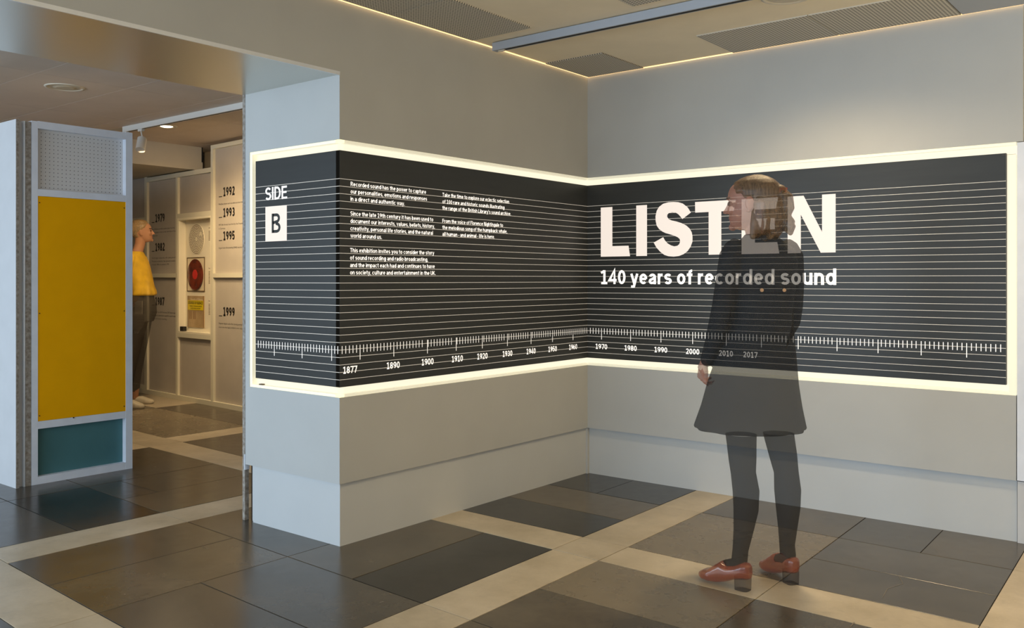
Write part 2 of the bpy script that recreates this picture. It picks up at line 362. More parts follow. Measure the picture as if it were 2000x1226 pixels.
# grotesque stroke alphabet for the graphic (cap height 1)
def _A(cx, cy, rx, ry, a0, a1, n=12):
    return [(cx+rx*math.cos(math.radians(a0+(a1-a0)*i/n)), cy+ry*math.sin(math.radians(a0+(a1-a0)*i/n))) for i in range(n+1)]
def _glyph(c, w):
    h = w/2; X = .74; E = lambda cx, ry=None: _A(cx, .37, .28-h, .37-h, 0, 360, 20)
    def arch(x0, x1, y0=.40): return [(x0, y0)]+_A((x0+x1)/2, .44, (x1-x0)/2, X-h-.44, 180, 0)+[(x1, 0)]
    def ess(cx, rx, top):
        ry = (top-h-top/2)/2
        return _A(cx, top/2+ry, rx, ry, 28, 270)[:-1]+_A(cx, top/2-ry, rx+.01, ry, 90, -152)
    q = .56
    D = {'a': ([_A(.27,.50,.25-h,.24-h,165,0)+[(.52-h,0)], [(.52-h,.42),(.34,.415)]+_A(.215,.21,.215-h,.205-h+.0,90,270)+[(.34,h+.02),(.52-h,.16)]], .54),
    'b': ([[(h,0),(h,1)], E(.29)], .57), 'c': ([_A(.28,.37,.28-h,.37-h,42,318,16)], .53), 'd': ([[(q-h,0),(q-h,1)], E(.27)], .56),
    'e': ([[(h,.37),(q-h,.37)], _A(.28,.37,.28-h,.37-h,0,312,16)], .56), 'f': ([[(.19,0),(.19,.80)]+_A(.33,.80,.14,.20-h,175,80,6), [(0,X-h),(.37,X-h)]], .36),
    'g': ([E(.27), [(q-h,X),(q-h,0)]+_A(.28,-.02,.28-h,.24-h,0,-150,10)], .56), 'h': ([[(h,0),(h,1)], arch(h,.54-h)], .54),
    'i': ([[(h,0),(h,X)], [(h,.86),(h,1)]], w), 'k': ([[(h,0),(h,1)], [(h,.26),(.50-h,.74)], [(.20,.44),(.53-h,0)]], .53), 'l': ([[(h,0),(h,1)]], w),
    'm': ([[(h,0),(h,X)], arch(h,.46), arch(.46,.92-h+h/2)], .92), 'n': ([[(h,0),(h,X)], arch(h,.54-h)], .54), 'o': ([E(.28)], q),
    'p': ([[(h,-.26),(h,X)], E(.29)], .57), 'r': ([[(h,0),(h,X)], [(h,.42)]+_A(.30,.44,.30-h,X-h-.44,180,80,6)], .36),
    's': ([ess(.25,.25-h,X)], .50), 't': ([[(.18,.94),(.18,.18)]+_A(.32,.18,.14,.18-h,180,275,6), [(0,X-h),(.36,X-h)]], .37),
    'u': ([[(h,X),(h,.30)]+_A(.27,.29,.27-h,.29-h,180,360)+[], [(.54-h,X),(.54-h,0)]], .54),
    'v': ([[(h*.7,X),(.26,.02),(.52-h*.7,X)]], .52), 'w': ([[(h*.6,X),(.20,.02),(.39,X-.04),(.58,.02),(.78-h*.6,X)]], .78),
    'x': ([[(.02,X),(.50,0)], [(.50,X),(.02,0)]], .52), 'y': ([[(h*.7,X),(.27,.04)], [(.54-h*.7,X),(.24,-.17),(.16,-.26+h),(.04,-.26+h)]], .54),
    'z': ([[(0,X-h),(.44,X-h),(.04,h),(.48,h)]], .48),
    'R': ([[(h,0),(h,1)], [(h,1-h),(.36,1-h)]+_A(.36,.73,.26-h,.27-h,90,-90,8)+[(h,.46+h)], [(.34,.48),(.60-h*.5,0)]], .64),
    'S': ([ess(.30,.30-h,1.0)], .60), 'T': ([[(0,1-h),(.60,1-h)], [(.30,0),(.30,1)]], .60),
    'B': ([[(h,0),(h,1)], [(h,1-h),(.34,1-h)]+_A(.34,.75,.24-h,.25-h,90,-90,8)+[(h,.5+h*.2)], [(.34,.52)]+_A(.35,.27,.27-h,.27-h,90,-90,8)+[(h,h)]], .62),
    'D': ([[(h,0),(h,1)], [(h,1-h),(.28,1-h)]+_A(.28,.5,.36-h,.5-h,90,-90,14)+[(h,h)]], .64),
    'E': ([[(h,0),(h,1)], [(h,1-h),(.54,1-h)], [(h,.52),(.50,.52)], [(h,h),(.56,h)]], .56), 'F': ([[(h,0),(h,1)], [(h,1-h),(.54,1-h)], [(h,.50),(.50,.50)]], .54),
    'I': ([[(h,0),(h,1)]], w), 'L': ([[(h,1),(h,0)], [(h,h),(.53,h)]], .53), 'N': ([[(h,0),(h,1)], [(h,.97),(.62-h,.03)], [(.62-h,0),(.62-h,1)]], .62),
    'U': ([[(h,1),(h,.30)]+_A(.31,.30,.31-h,.30-h,180,360)+[(.62-h,1)]], .62), 'K': ([[(h,0),(h,1)], [(h,.34),(.56,.98)], [(.24,.56),(.62,.02)]], .64),
    '0': ([_A(.28,.5,.28-h,.5-h,0,360,22)], q), '1': ([[(.30,0),(.30,1)], [(.27,1-h*.7),(.05,.80)], [(.06,h*.8),(.52,h*.8)]], .54),
    '2': ([_A(.28,.72,.27-h,.28-h,165,-30)+[(h+.03,h),(.55,h)]], .56), '3': ([_A(.26,.75-h/2,.26-h,.25-h/2,150,-90)+[(.2,.5)], [(.2,.5)]+_A(.27,.25+h/2,.28-h,.25-h/2,90,-152)], .55),
    '4': ([[(.42,0),(.42,1),(.04,.28),(.58,.28)]], .58), '5': ([[(.50,1-h),(.14,1-h),(.09,.50)]+_A(.27,.33,.28-h,.33-h,132,-152)], .55),
    '6': ([_A(.28,.32,.28-h,.32-h,0,360,18), _A(.40,.32,.40-h,.68-h,180,98,8)], q), '7': ([[(0,1-h),(.50,1-h),(.20,0)]], .53),
    '8': ([_A(.28,.75-h/2,.25-h,.25-h/2,0,360,16), _A(.28,.25+h/2,.28-h,.25-h/2,0,360,16)], q),
    ',': ([[(h,w*.9),(h,0),(h*.4,-.14)]], w), '.': ([[(h,0),(h,w)]], w), "'": ([[(h,1),(h,.72)]], w), '-': ([[(0,.36),(.26,.36)]], .26)}
    if c == '9':
        p, a = _glyph('6', w); return [[(.56-x, 1-y) for x, y in g] for g in p], a
    return D[c]
def strokes(body, w):
    """vertices and faces of a line of text set in the stroke alphabet"""
    vs = []; fs = []; x = 0.0; h = w/2
    for c in body:
        if c == ' ': x += .27; continue
        paths, adv = _glyph(c, w)
        for p in paths:
            closed = abs(p[0][0]-p[-1][0]) < 1e-6 and abs(p[0][1]-p[-1][1]) < 1e-6
            pts = p[:-1] if closed else p; n = len(pts); o = len(vs)
            for i in range(n):
                a = pts[i-1] if (i or closed) else pts[i]; b = pts[(i+1) % n] if (i < n-1 or closed) else pts[i]
                m = pts[i]
                d1 = Vector((m[0]-a[0], m[1]-a[1])); d2 = Vector((b[0]-m[0], b[1]-m[1]))
                if d1.length < 1e-6: d1 = d2
                if d2.length < 1e-6: d2 = d1
                d1.normalize(); d2.normalize(); t = d1+d2
                if t.length < 1e-3: t = d1
                t.normalize(); nn = Vector((-t.y, t.x)); k = h/max(.45, nn.dot(Vector((-d1.y, d1.x))))
                vs.append((x+m[0]+nn.x*k, m[1]+nn.y*k)); vs.append((x+m[0]-nn.x*k, m[1]-nn.y*k))
            for i in range(n if closed else n-1):
                j = (i+1) % n; fs.append((o+2*i, o+2*i+1, o+2*j+1, o+2*j))
        x += adv+.10
    return vs, fs
def grotesk(mb, body, a0, a1, z, cap, place, w=.17):
    v, f = strokes(body, w); x0 = min(p[0] for p in v); x1 = max(p[0] for p in v); s = (a1-a0)/(x1-x0)
    mb.add([place(a0+(p[0]-x0)*s, z+p[1]*cap) for p in v], f)
def flat_rect(mb, a0, a1, z0, z1, place):
    mb.add([place(a0,z0), place(a1,z0), place(a1,z1), place(a0,z1)], [(0,1,2,3)])

# ------------------------------------------------------------------ floor of stone slabs
ZC, ZS, ZT, ZB, ZK = 2.443, 2.115, 1.8254, 0.6696, 0.2831     # ceiling, soffit, lightbox top and bottom, skirting
YP, XW, XR = -1.977, -0.7065, 2.3434                          # pillar front, pillar left side, right end of back wall
XLn = {'w0':(-7.9,0),'w1':(-5.7,0),'w2':(-4.74,0),'w3':(-3.97,0),'A':(-3.19,0),'B':(-2.935,0),'C':(-2.06,0),'C2':(-1.62,0),
       'D':(-1.186,0),'E':(-0.925,0),'F':(-0.505,0),'G':(-0.093,-0.013),'G2':(0.338,-0.02),'H':(0.747,-0.019),'I':(0.993,-0.022),
       'J':(1.703,-0.033),'J2':(2.06,-0.03),'K':(2.425,-0.035),'L':(2.68,-0.035),'N':(4.2,-0.03),'O':(5.6,0)}
YLn = {'m3':(-8.2,0),'m2':(-6.3,-.03),'m1':(-4.7,-.04),'p0':(-3.295,-.05),'p1':(-3.045,-.05),'p2':(-2.63,-.044),'p3':(-2.205,-.047),
       'p3b':(-1.95,-.02),'p4':(-1.82,-.02),'p5':(-1.375,-.03),'p5f':(-1.36,-.045),'p6':(-1.14,-.018),'p6f':(-1.13,-.055),'p7':(-.765,-.03),
       'p7b':(-.75,-.03),'p8':(-.39,-.02),'p8f':(-.43,-.06),'p9':(.9,0)}
def cross(xn, yn):
    x0, s = XLn[xn]; y0, m = YLn[yn]
    x = x0; y = y0
    for _ in range(6):
        x = x0+s*(y+1); y = y0+m*x
    return (x, y)
floor = B(-7.9, 5.6, -8.2, 0.9, -0.10, -0.006).build('floor', 'grout', kind='structure')
def tile(x0, x1, y0, y1, m):
    c = [Vector(cross(x0,y0)), Vector(cross(x1,y0)), Vector(cross(x1,y1)), Vector(cross(x0,y1))]
    g = 0.0018
    ctr = sum(c, Vector((0,0)))/4
    q = []
    for p in c:
        q.append((p.x+(g if p.x < ctr.x else -g), p.y+(g if p.y < ctr.y else -g)))
    zt = random.uniform(-0.0003, 0.0003)
    b = 0.0012
    q2 = [(p[0]+(b if p[0] < ctr.x else -b), p[1]+(b if p[1] < ctr.y else -b)) for p in q]
    mb = MB()
    mb.add([(p[0],p[1],-0.0059) for p in q]+[(p[0],p[1],zt-0.0008) for p in q]+[(p[0],p[1],zt) for p in q2],
           [(8,9,10,11)]+[(i,(i+1)%4,4+(i+1)%4,4+i) for i in range(4)]+[(4+i,4+(i+1)%4,8+(i+1)%4,8+i) for i in range(4)])
    mb.build('floor_tile', m, floor)
D_, Br, Gr, Tn, Li = 'stone_dark','stone_brown','stone_grey','stone_tan','stone_light'
T = [  # entrance side, nearest the camera and outside the frame
 ('w0','D','m3','m2',Br),('D','E','m3','m2',Li),('E','H','m3','m2',Gr),('H','I','m3','m2',Li),('I','L','m3','m2',Br),('L','O','m3','m2',Gr),
 ('w0','D','m2','m1',Gr),('D','E','m2','m1',Li),('E','H','m2','m1',Br),('H','I','m2','m1',Li),('I','L','m2','m1',Gr),('L','O','m2','m1',Br),
 ('w0','C','m1','p0',Br),('C','D','m1','p0',Gr),('D','E','m1','p0',Li),('E','G','m1','p0',Gr),('G','H','m1','p0',Br),('H','I','m1','p0',Li),
 ('I','J','m1','p0',Gr),('J','K','m1','p0',Br),('K','L','m1','p0',Li),('L','N','m1','p0',Br),('N','O','m1','p0',Gr),
 # light strip across the entrance
 ('w0','C','p0','p1',Li),('C','D','p0','p1',Li),('D','G','p0','p1',Li),('G','H','p0','p1',Li),('H','I','p0','p1',Li),('I','J','p0','p1',Li),('J','K','p0','p1',Li),('K','L','p0','p1',Li),('L','O','p0','p1',Li),
 # left bay
 ('w0','w2','p1','p3',Gr),('w2','A','p1','p3',Br),('A','B','p1','p3',Li),('B','C','p1','p2',Gr),('B','C','p2','p3',Gr),('C','D','p1','p2',Gr),('C','D','p2','p3',D_),
 ('D','E','p1','p3',Li),('E','F','p1','p3',Br),('F','G','p1','p3',Br),('G','H','p1','p2',Gr),('G','H','p2','p3',Gr),
 ('w0','w2','p3','p5f',Br),('w2','A','p3','p5f',Gr),('A','B','p3','p5f',Li),('B','C','p3','p5f',Br),
 ('C','C2','p3','p3b',Gr),('C','C2','p3b','p5f',Br),('C2','D','p3','p5f',Br),('D','E','p3','p5f',Li),
 ('E','G','p3','p5f',Gr),('G','G2','p3','p5',Br),('G2','H','p3','p5',D_),
 ('H','I','p1','p3',Li),('H','I','p3','p5',Li),('I','J','p1','p3',Br),('I','J','p3','p4',Br),('I','J','p4','p5',Tn),
 ('J','K','p1','p3',Gr),('J','K','p3','p5',Br),('K','L','p1','p3',Li),('K','L','p3','p5',Li),('L','N','p1','p3',Br),('N','O','p1','p3',Gr),('L','N','p3','p5',Gr),('N','O','p3','p5',Br),
 # strip level with the pillar
 ('w0','w2','p5f','p6f',Li),('w2','A','p5f','p6f',Li),('A','B','p5f','p6f',Li),('B','C','p5f','p6f',Li),('C','D','p5f','p6f',Li),
 ('G','H','p5','p6',Li),('H','I','p5','p6',Li),('I','J','p5','p6',Li),('J','K','p5','p6',Li),('K','L','p5','p6',Li),('L','N','p5','p6',Li),('N','O','p5','p6',Li),
 # behind it, lobby
 ('G','H','p6','p7',D_),('G','H','p7','p8',Br),('G','G2','p8','p9',D_),('G2','H','p8','p9',D_),('H','I','p6','p8',Li),('H','I','p8','p9',Li),
 ('I','J','p6','p8',Tn),('I','J','p8','p9',Br),('J','K','p6','p7b',Gr),('J','K','p7b','p8',Gr),('J','J2','p8','p9',Gr),('J2','K','p8','p9',Br),
 ('K','L','p6','p8',Li),('K','L','p8','p9',Li),('L','N','p6','p8',Br),('L','N','p8','p9',Gr),('N','O','p6','p9',Br),
 # inner room
 ('w0','w1','p6f','p9',Tn),('w1','w2','p6f','p8f',Br),('w1','w2','p8f','p9',Li),('w2','w3','p6f','p8f',Tn),('w2','w3','p8f','p9',Br),
 ('w3','A','p6f','p8f',Tn),('w3','A','p8f','p9',Br),('A','B','p6f','p8f',Li),('A','B','p8f','p9',Li),('B','C','p6f','p8f',Br),('B','C','p8f','p9',Gr),('C','D','p6f','p9',Br)]
for t in T: tile(*t)
# hairline cracks in two slabs
def crack(pts, w=0.0009):
    mb = MB()
    for a, b in zip(pts[:-1], pts[1:]):
        a = Vector(a); b = Vector(b); d = (b-a).normalized(); n = Vector((-d.y, d.x))*w
        mb.add([(a.x-n.x,a.y-n.y,.0006),(b.x-n.x,b.y-n.y,.0006),(b.x+n.x,b.y+n.y,.0006),(a.x+n.x,a.y+n.y,.0006)],[(0,1,2,3)])
    mb.build('crack', 'stone_tan', floor)
crack([(-1.13,-1.50),(-1.085,-1.56),(-1.10,-1.62),(-1.06,-1.66),(-1.075,-1.74)])
crack([(2.058,-.812),(2.10,-.90),(2.07,-1.0),(2.085,-1.12)])
crack([(2.085,-1.479),(2.083,-1.428)], .0022)

# ------------------------------------------------------------------ walls around the lightbox
def struct(name, mb, m, parent=None, **k):
    return mb.build(name, m, parent, kind=None if parent else 'structure', **k)
CB = 0.05     # depth of the recess behind the lightbox
wl = MB().box(XW, 0, YP, 0.0, ZT, ZC)                     # above the lightbox, pillar and left facet
wl.box(XW, -CB, YP+CB, 0.0, ZB, ZT)                       # core behind the lightbox
wl.box(XW, 0, YP, 0.0, ZK, ZB)                            # cladding below the lightbox
wl.box(-0.30, 0, -8.2, YP, ZS+0.004, ZC)                  # bulkhead over the opening
wl.box(XW, -0.672, YP, YP+CB, ZB, ZT)
wall_left = struct('wall_left', wl, 'wall')
wb = MB().box(0, XR+0.028, 0, 0.30, ZT, ZC)
wb.box(0, XR, CB, 0.30, ZB, ZT); wb.box(0, XR, 0, 0.30, ZK, ZB)
wb.box(-0.72, -CB, 0.0, 0.30, 0, ZC); wb.box(-CB, 0, 0, 0.30, ZT, ZC); wb.box(-CB, 0, 0, 0.30, 0, ZB); wb.box(-CB, 0, CB, 0.30, ZB, ZT)
wall_back = struct('wall_back', wb, 'wall')
B(XR+0.004, XR+0.20, -0.002, 0.16, ZK+0.002, ZT-0.004).build('end_post', 'board', wall_back, label='grey end post beside the lit frame')
B(XR+0.004, XR+0.20, 0.006, 0.16, 0.0, ZK-0.003).build('end_post', 'partition', wall_back)
B(XR+0.045, XR+0.9, 0.05, 0.30, 0.0, ZC).build('wall_return', 'wall', wall_back)
sk = struct('baseboard_left', B(-0.662, -0.014, YP+0.014, 0.02, 0.0, ZK), 'skirting')
struct('baseboard_back', B(-0.014, XR, 0.020, 0.30, 0.0, ZK), 'skirting')
# raw edge board and timber at the left side of the pillar
pe = struct('trim_1', B(-0.748, -0.728, YP+0.012, YP+0.035, 0.0, ZS+0.01), 'osb')
B(-0.728, XW-0.001, YP+0.02, YP+0.5, 0.30, ZS).build('painted_board', 'board', pe)
B(-0.728, -0.690, YP+0.05, YP+0.5, 0.0, ZK-0.002).build('timber_stud', 'wood', pe)
B(-0.724, -0.716, YP+0.004, YP+0.03, ZK-0.03, 0.33).build('board_lip', 'alu', pe)
B(-0.690, -0.664, YP+0.03, YP+0.4, 0.0, ZK-0.002).build('painted_board', 'partition', pe)
# metal soffit under the bulkhead
sf = struct('trim_2', B(-0.728, 0.0, -8.2, YP, ZS-0.001, ZS+0.004), 'soffit')
B(-0.004, 0.003, -8.2, YP, ZS-0.004, ZS+0.012).build('edge_bead', 'alu', sf)
B(-0.735, -0.30, -8.2, YP, ZS+0.004, ZC).build('bulkhead_back', 'ceil_in', sf)

# rest of the lobby, outside the frame
struct('wall_right', B(5.4, 5.6, -8.2, 0.9, 0, ZC), 'wall')
struct('wall_rear', MB().box(XR+0.9, 5.4, 0.05, 0.30, 0, ZC), 'wall')

# ------------------------------------------------------------------ ceiling of the lobby
ce = struct('ceiling', B(0.012, 5.6, -8.2, -0.012, ZC+0.003, ZC+0.06), 'ceiling')
def cpanel(x0, x1, y0, y1, m='perf', name='perforated_panel'):
    g = 0.0025
    B(x0+g, x1-g, y0+g, y1-g, ZC-0.003, ZC+0.003).build(name, m, ce)
cpanel(0.02, 0.41, -1.70, -1.10); cpanel(0.02, 0.41, -2.30, -1.70); cpanel(0.02, 0.41, -2.90, -2.30)
cpanel(0.016, 0.408, -0.46, -0.014)
cpanel(0.97, 1.55, -0.455, -0.014); cpanel(1.55, 2.12, -0.455, -0.014)
cpanel(2.12, 2.72, -0.455, -0.014, 'rail', 'plain_panel')
cpanel(0.98, 1.56, -1.70, -1.09)
for x in (0.41, 0.97, 1.55, 2.14, 2.72, 3.3, 3.9, 4.5):
    for y0 in (-2.3, -2.9, -3.5, -4.1): pass
B(0.006, 5.4, -0.012, -0.003, ZC-0.0005, ZC+0.004).build('cove_strip', 'cove', ce, label='glowing gap where ceiling meets wall')
B(0.003, 0.012, -8.2, -0.003, ZC-0.0002, ZC+0.004).build('cove_strip', 'cove', ce)
rl = thing('lighting_rail', 'pale grey lighting rail crossing the lobby ceiling from the left wall', 'rail', (0.07, -1.0, 2.401))
B(0, 4.9, 0, 0.040, 0, 0.041).build('rail_body', 'rail', rl)
B(0.03, 4.9, 0.010, 0.030, -0.0006, 0.0).build('rail_slot', 'dark_gap', rl)
B(0.03, 0.07, 0.012, 0.028, -0.006, -0.0006).build('rail_connector', 'trim', rl)

def downlight(x, y, z, r, lit, label, inner=0.6):
    t = thing('downlight', label, 'ceiling light', (x, y, z), 0)
    # trim ring
    n = 40; vs = []; fs = []
    prof = [(r, 0.004), (r*0.985, -0.004), (r*0.86, -0.007), (r*0.80, -0.002), (r*0.76, 0.003)]
    for (rr, zz) in prof:
        for i in range(n):
            a = 2*PI*i/n; vs.append((rr*math.cos(a), rr*math.sin(a), zz))
    for k in range(len(prof)-1):
        for i in range(n):
            j = (i+1)%n; fs.append((k*n+i, k*n+j, (k+1)*n+j, (k+1)*n+i))
    MB().add(vs, fs).build('trim_ring', 'trim', t, smooth=True)
    # reflector cone going down slightly as a shallow bowl, lamp at the middle
    MB().cyl((0,0,-0.0035), r*0.76, 0.003, n=n).build('reflector', 'lamp_off' if not lit else 'trim', t)
    MB().cyl((0,0,-0.009), r*0.42, 0.006, n=24, r2=r*inner).build('lamp', 'lamp' if lit else 'lamp_off', t, smooth=False)
    return t
downlight(1.585, -0.79, ZC, 0.115, False, 'round gold trimmed downlight cut by the top edge of the photo')

# ------------------------------------------------------------------ lightbox wrapping pillar, left wall and back wall
box = thing('light_box', 'long backlit dark graphic lightbox with cream glowing frame wrapping the corner walls', 'sign')
d = 0.0305   # acrylic plane behind wall face
def wall_L(off):  return lambda a, z: (off, a, z)
def wall_B(off):  return lambda a, z: (a, -off, z)
def wall_P(off):  return lambda a, z: (a, YP-off, z)
# glowing sheet
ac = MB().box(-CB+0.001, -d, YP+d, CB-0.001, ZB+0.001, ZT-0.001)
ac.box(-0.671, -d, YP+d, YP+CB-0.001, ZB+0.001, ZT-0.001)
ac.box(-CB+0.001, XR-0.001, d, CB-0.001, ZB+0.001, ZT-0.001)
ac.build('glowing_sheet', 'acrylic', box)
# lit profile frame at the mouth of the recess
fr = 0.014
fm = MB()
for z0, z1 in ((ZT-fr, ZT-0.0005), (ZB+0.0005, ZB+fr)):
    fm.box(-d, -0.002, YP+0.002, 0.0, z0, z1); fm.box(-0.671, -0.002, YP+0.002, YP+d, z0, z1); fm.box(-0.002, XR-0.001, 0.002, d, z0, z1)
fm.build('frame_profile', 'frame_cream', box)
B(-0.6715, -0.652, YP+0.002, YP+d, ZB+fr, ZT-fr).build('frame_end', 'frame_cream', box)
B(XR-0.029, XR-0.001, 0.002, d, ZB+fr, ZT-0.058).build('frame_end', 'frame_cream', box)
B(XR-0.058, XR-0.001, 0.0005, 0.0018, ZT-0.0565, ZT-0.0555).build('frame_joint', 'brown_ink', box)
B(-0.60, -0.575, YP+0.003, YP+0.02, ZB+0.0145, ZB+0.020).build('frame_clip', 'brown_ink', box)
# dark graphic panels
DT, DB = 1.7775, 0.7155
pf = 0.004
panL = B(-d+0.001, -pf, YP+pf, 0.028, DB, DT).build('graphic_panel', 'graphic', box, label='dark panel with timeline and two columns of text')
panP = B(-0.628, -pf-0.0005, YP+pf, YP+d-0.001, DB, DT).build('graphic_panel', 'graphic', box, label='dark pillar panel reading SIDE B')
panB = B(-pf-0.02, XR-0.042, pf, d-0.001, DB-0.0002, DT+0.0002).build('graphic_panel', 'graphic', box, label='dark panel with the large exhibition title')
e1, e2, e3 = 0.0004, 0.0008, 0.0012
# ruled lines
zl = [1.650-0.03337*i for i in range(28)]
hw = 0.0011
for pan, place, a0, a1 in ((panL, wall_L(-pf+e1), YP+pf, pf), (panP, wall_P(-pf+e1), -0.628, -pf), (panB, wall_B(-pf+e1), -pf, XR-0.042)):
    mb = MB()
    for z in zl: flat_rect(mb, a0, a1, z-hw, z+hw, place)
    mb.build('ruled_lines', 'line', pan)
# timeline ticks
def ticks(mb, place, decades, lo, hi):
    step = (decades[-1]-decades[0])/(len(decades)-1)/10
    k = int((lo-decades[0])/step)-1
    while decades[0]+k*step < hi:
        a = decades[0]+k*step
        if k % 10 == 0 and 0 <= k//10 < len(decades): a = decades[k//10]
        if a > lo:
            flat_rect(mb, a-0.0016, a+0.0016, (0.832 if k % 10 == 0 else 0.865), 0.900, place)
        k += 1
mb = MB(); ticks(mb, wall_L(-pf+e2), [-1.853,-1.641,-1.412,-1.2,-.994,-.782,-.569,-.362,-.152], YP+0.008, -0.002); mb.build('timeline_ticks','small_letter',panL)
mb = MB(); ticks(mb, wall_B(-pf+e2), [.1,.306,.511,.715,.921,1.125,1.328,1.531,1.734,1.936,2.137], 0.006, XR-0.044); mb.build('timeline_ticks','small_letter',panB)
mb = MB(); ticks(mb, wall_P(-pf+e2), [-.690,-.478,-.268,-.058], -0.626, -0.006); mb.build('timeline_ticks','small_letter',panP)
for y, s in ((-1.912,'1877'),(-1.645,'1890'),(-1.411,'1900'),(-1.192,'1910'),(-.994,'1920'),(-.782,'1930'),(-.569,'1940'),(-.362,'1950'),(-.152,'1960')):
    mb = MB(); grotesk(mb, s, y-0.0425, y+0.0425, 0.7755, 0.031, wall_L(-pf+e3), .155)
    mb.build('year_lettering', 'small_letter', panL)
for x, s in ((.099,'1970'),(.306,'1980'),(.510,'1990'),(.714,'2000'),(.918,'2010'),(1.062,'2017')):
    mb = MB(); grotesk(mb, s, x-0.0425, x+0.0425, 0.7735, 0.031, wall_B(-pf+e3), .155)
    mb.build('year_lettering', 'small_letter', panB)
# body text on the left wall
para = [('Recorded sound has the power to capture',-1.91,-1.422,1.6215),('our personalities, emotions and responses',-1.91,-1.415,1.588),
 ('in a direct and authentic way.',-1.911,-1.569,1.5545),('Since the late 19th century it has been used to',-1.911,-1.371,1.488),
 ('document our interests, values, beliefs, history,',-1.911,-1.360,1.4545),('creativity, personal life stories, and the natural',-1.911,-1.373,1.421),
 ('world around us.',-1.911,-1.718,1.388),('This exhibition invites you to consider the story',-1.913,-1.364,1.3215),
 ('of sound recording and radio broadcasting,',-1.913,-1.409,1.288),('and the impact each had and continues to have',-1.913,-1.360,1.2545),
 ('on society, culture and entertainment in the UK.',-1.913,-1.354,1.221)]
def paragraphs(rows):
    mb = MB(); last = None
    for s, a, b, z in rows:
        if last is not None and last-z > .05: mb.build('text_paragraph', 'small_letter', panL); mb = MB()
        grotesk(mb, s, a, b, z, 0.0195, wall_L(-pf+e3), .150); last = z
    mb.build('text_paragraph', 'small_letter', panL)
paragraphs(para)
para = [('Take the time to explore our eclectic selection',-1.304,-.768,1.617),('of 100 rare and historic sounds illustrating',-1.304,-.809,1.583),
 ("the range of the British Library's sound archive.",-1.304,-.752,1.551),('From the voice of Florence Nightingale to',-1.304,-.821,1.485),
 ('the melodious song of the humpback whale,',-1.304,-.785,1.4525),('all human - and animal - life is here.',-1.304,-.893,1.419)]
paragraphs(para)
# title
mb = MB(); pb = wall_B(-pf+e2)
def poly(pts): mb.add([pb(x, z) for x, z in pts], [tuple(range(len(pts)))])
poly([(.095,1.637),(.178,1.637),(.178,1.400),(.095,1.337)]); poly([(.095,1.337),(.178,1.400),(.292,1.400),(.302,1.337)])
poly([(.345,1.637),(.418,1.637),(.418,1.337),(.345,1.337)])
poly([(.730,1.637),(.978,1.637),(.966,1.577),(.731,1.577)]); poly([(.814,1.577),(.891,1.577),(.891,1.337),(.814,1.337)])
poly([(1.011,1.637),(1.088,1.637),(1.088,1.337),(1.011,1.337)]); poly([(1.088,1.637),(1.219,1.637),(1.206,1.577),(1.088,1.577)])
poly([(1.088,1.527),(1.200,1.527),(1.200,1.467),(1.088,1.467)]); poly([(1.088,1.398),(1.214,1.398),(1.225,1.337),(1.088,1.337)])
poly([(1.271,1.637),(1.342,1.637),(1.342,1.337),(1.271,1.337)]); poly([(1.342,1.637),(1.357,1.637),(1.454,1.444),(1.454,1.337),(1.447,1.337),(1.342,1.538)])
poly([(1.454,1.637),(1.524,1.637),(1.524,1.337),(1.454,1.337)])
S = [(0.704,1.579),(0.683,1.61),(0.652,1.633),(0.624,1.642),(0.594,1.645),(0.559,1.645),(0.525,1.638),(0.498,1.621),(0.483,1.599),(0.475,1.568),(0.476,1.541),(0.483,1.513),(0.498,1.493),(0.52,1.477),(0.542,1.467),(0.568,1.46),(0.594,1.452),(0.62,1.441),(0.633,1.43),(0.636,1.416),(0.63,1.401),(0.618,1.392),(0.598,1.389),(0.577,1.395),(0.555,1.407),(0.538,1.424),(0.526,1.444),(0.463,1.414),(0.481,1.385),(0.507,1.359),(0.533,1.341),(0.559,1.333),(0.594,1.33),(0.628,1.333),(0.658,1.343),(0.683,1.36),(0.702,1.384),(0.714,1.414),(0.714,1.444),(0.709,1.467),(0.696,1.488),(0.675,1.506),(0.645,1.521),(0.611,1.532),(0.581,1.539),(0.562,1.547),(0.552,1.561),(0.553,1.574),(0.564,1.583),(0.585,1.586),(0.607,1.583),(0.624,1.573),(0.639,1.557),(0.65,1.544)]
from mathutils.geometry import tessellate_polygon
tri = tessellate_polygon([[Vector((x, z, 0)) for x, z in S]])
mb.add([pb(x, z) for x, z in S], [tuple(t) for t in tri])
mb.build('title_lettering', 'letter', panB, label='large pale letters LISTEN')
mb = MB(); grotesk(mb, '140 years of recorded sound', .093, 1.527, 1.1705, 0.084, pb, .168)
mb.build('subtitle_lettering', 'small_letter', panB, label='white line reading 140 years of recorded sound')
mb = MB(); pp = wall_P(-pf+e2)
grotesk(mb, 'SIDE', -.548, -.380, 1.582, 0.061, pp, .15)
mb.build('side_lettering', 'small_letter', panP)
mb = MB(); flat_rect(mb, -.548, -.382, 1.382, 1.5495, pp); mb.build('letter_square', 'letter', panP)
mb = MB(); grotesk(mb, 'B', -.498, -.429, 1.422, 0.093, wall_P(-pf+e3), .15); mb.build('square_lettering', 'graphic', panP)

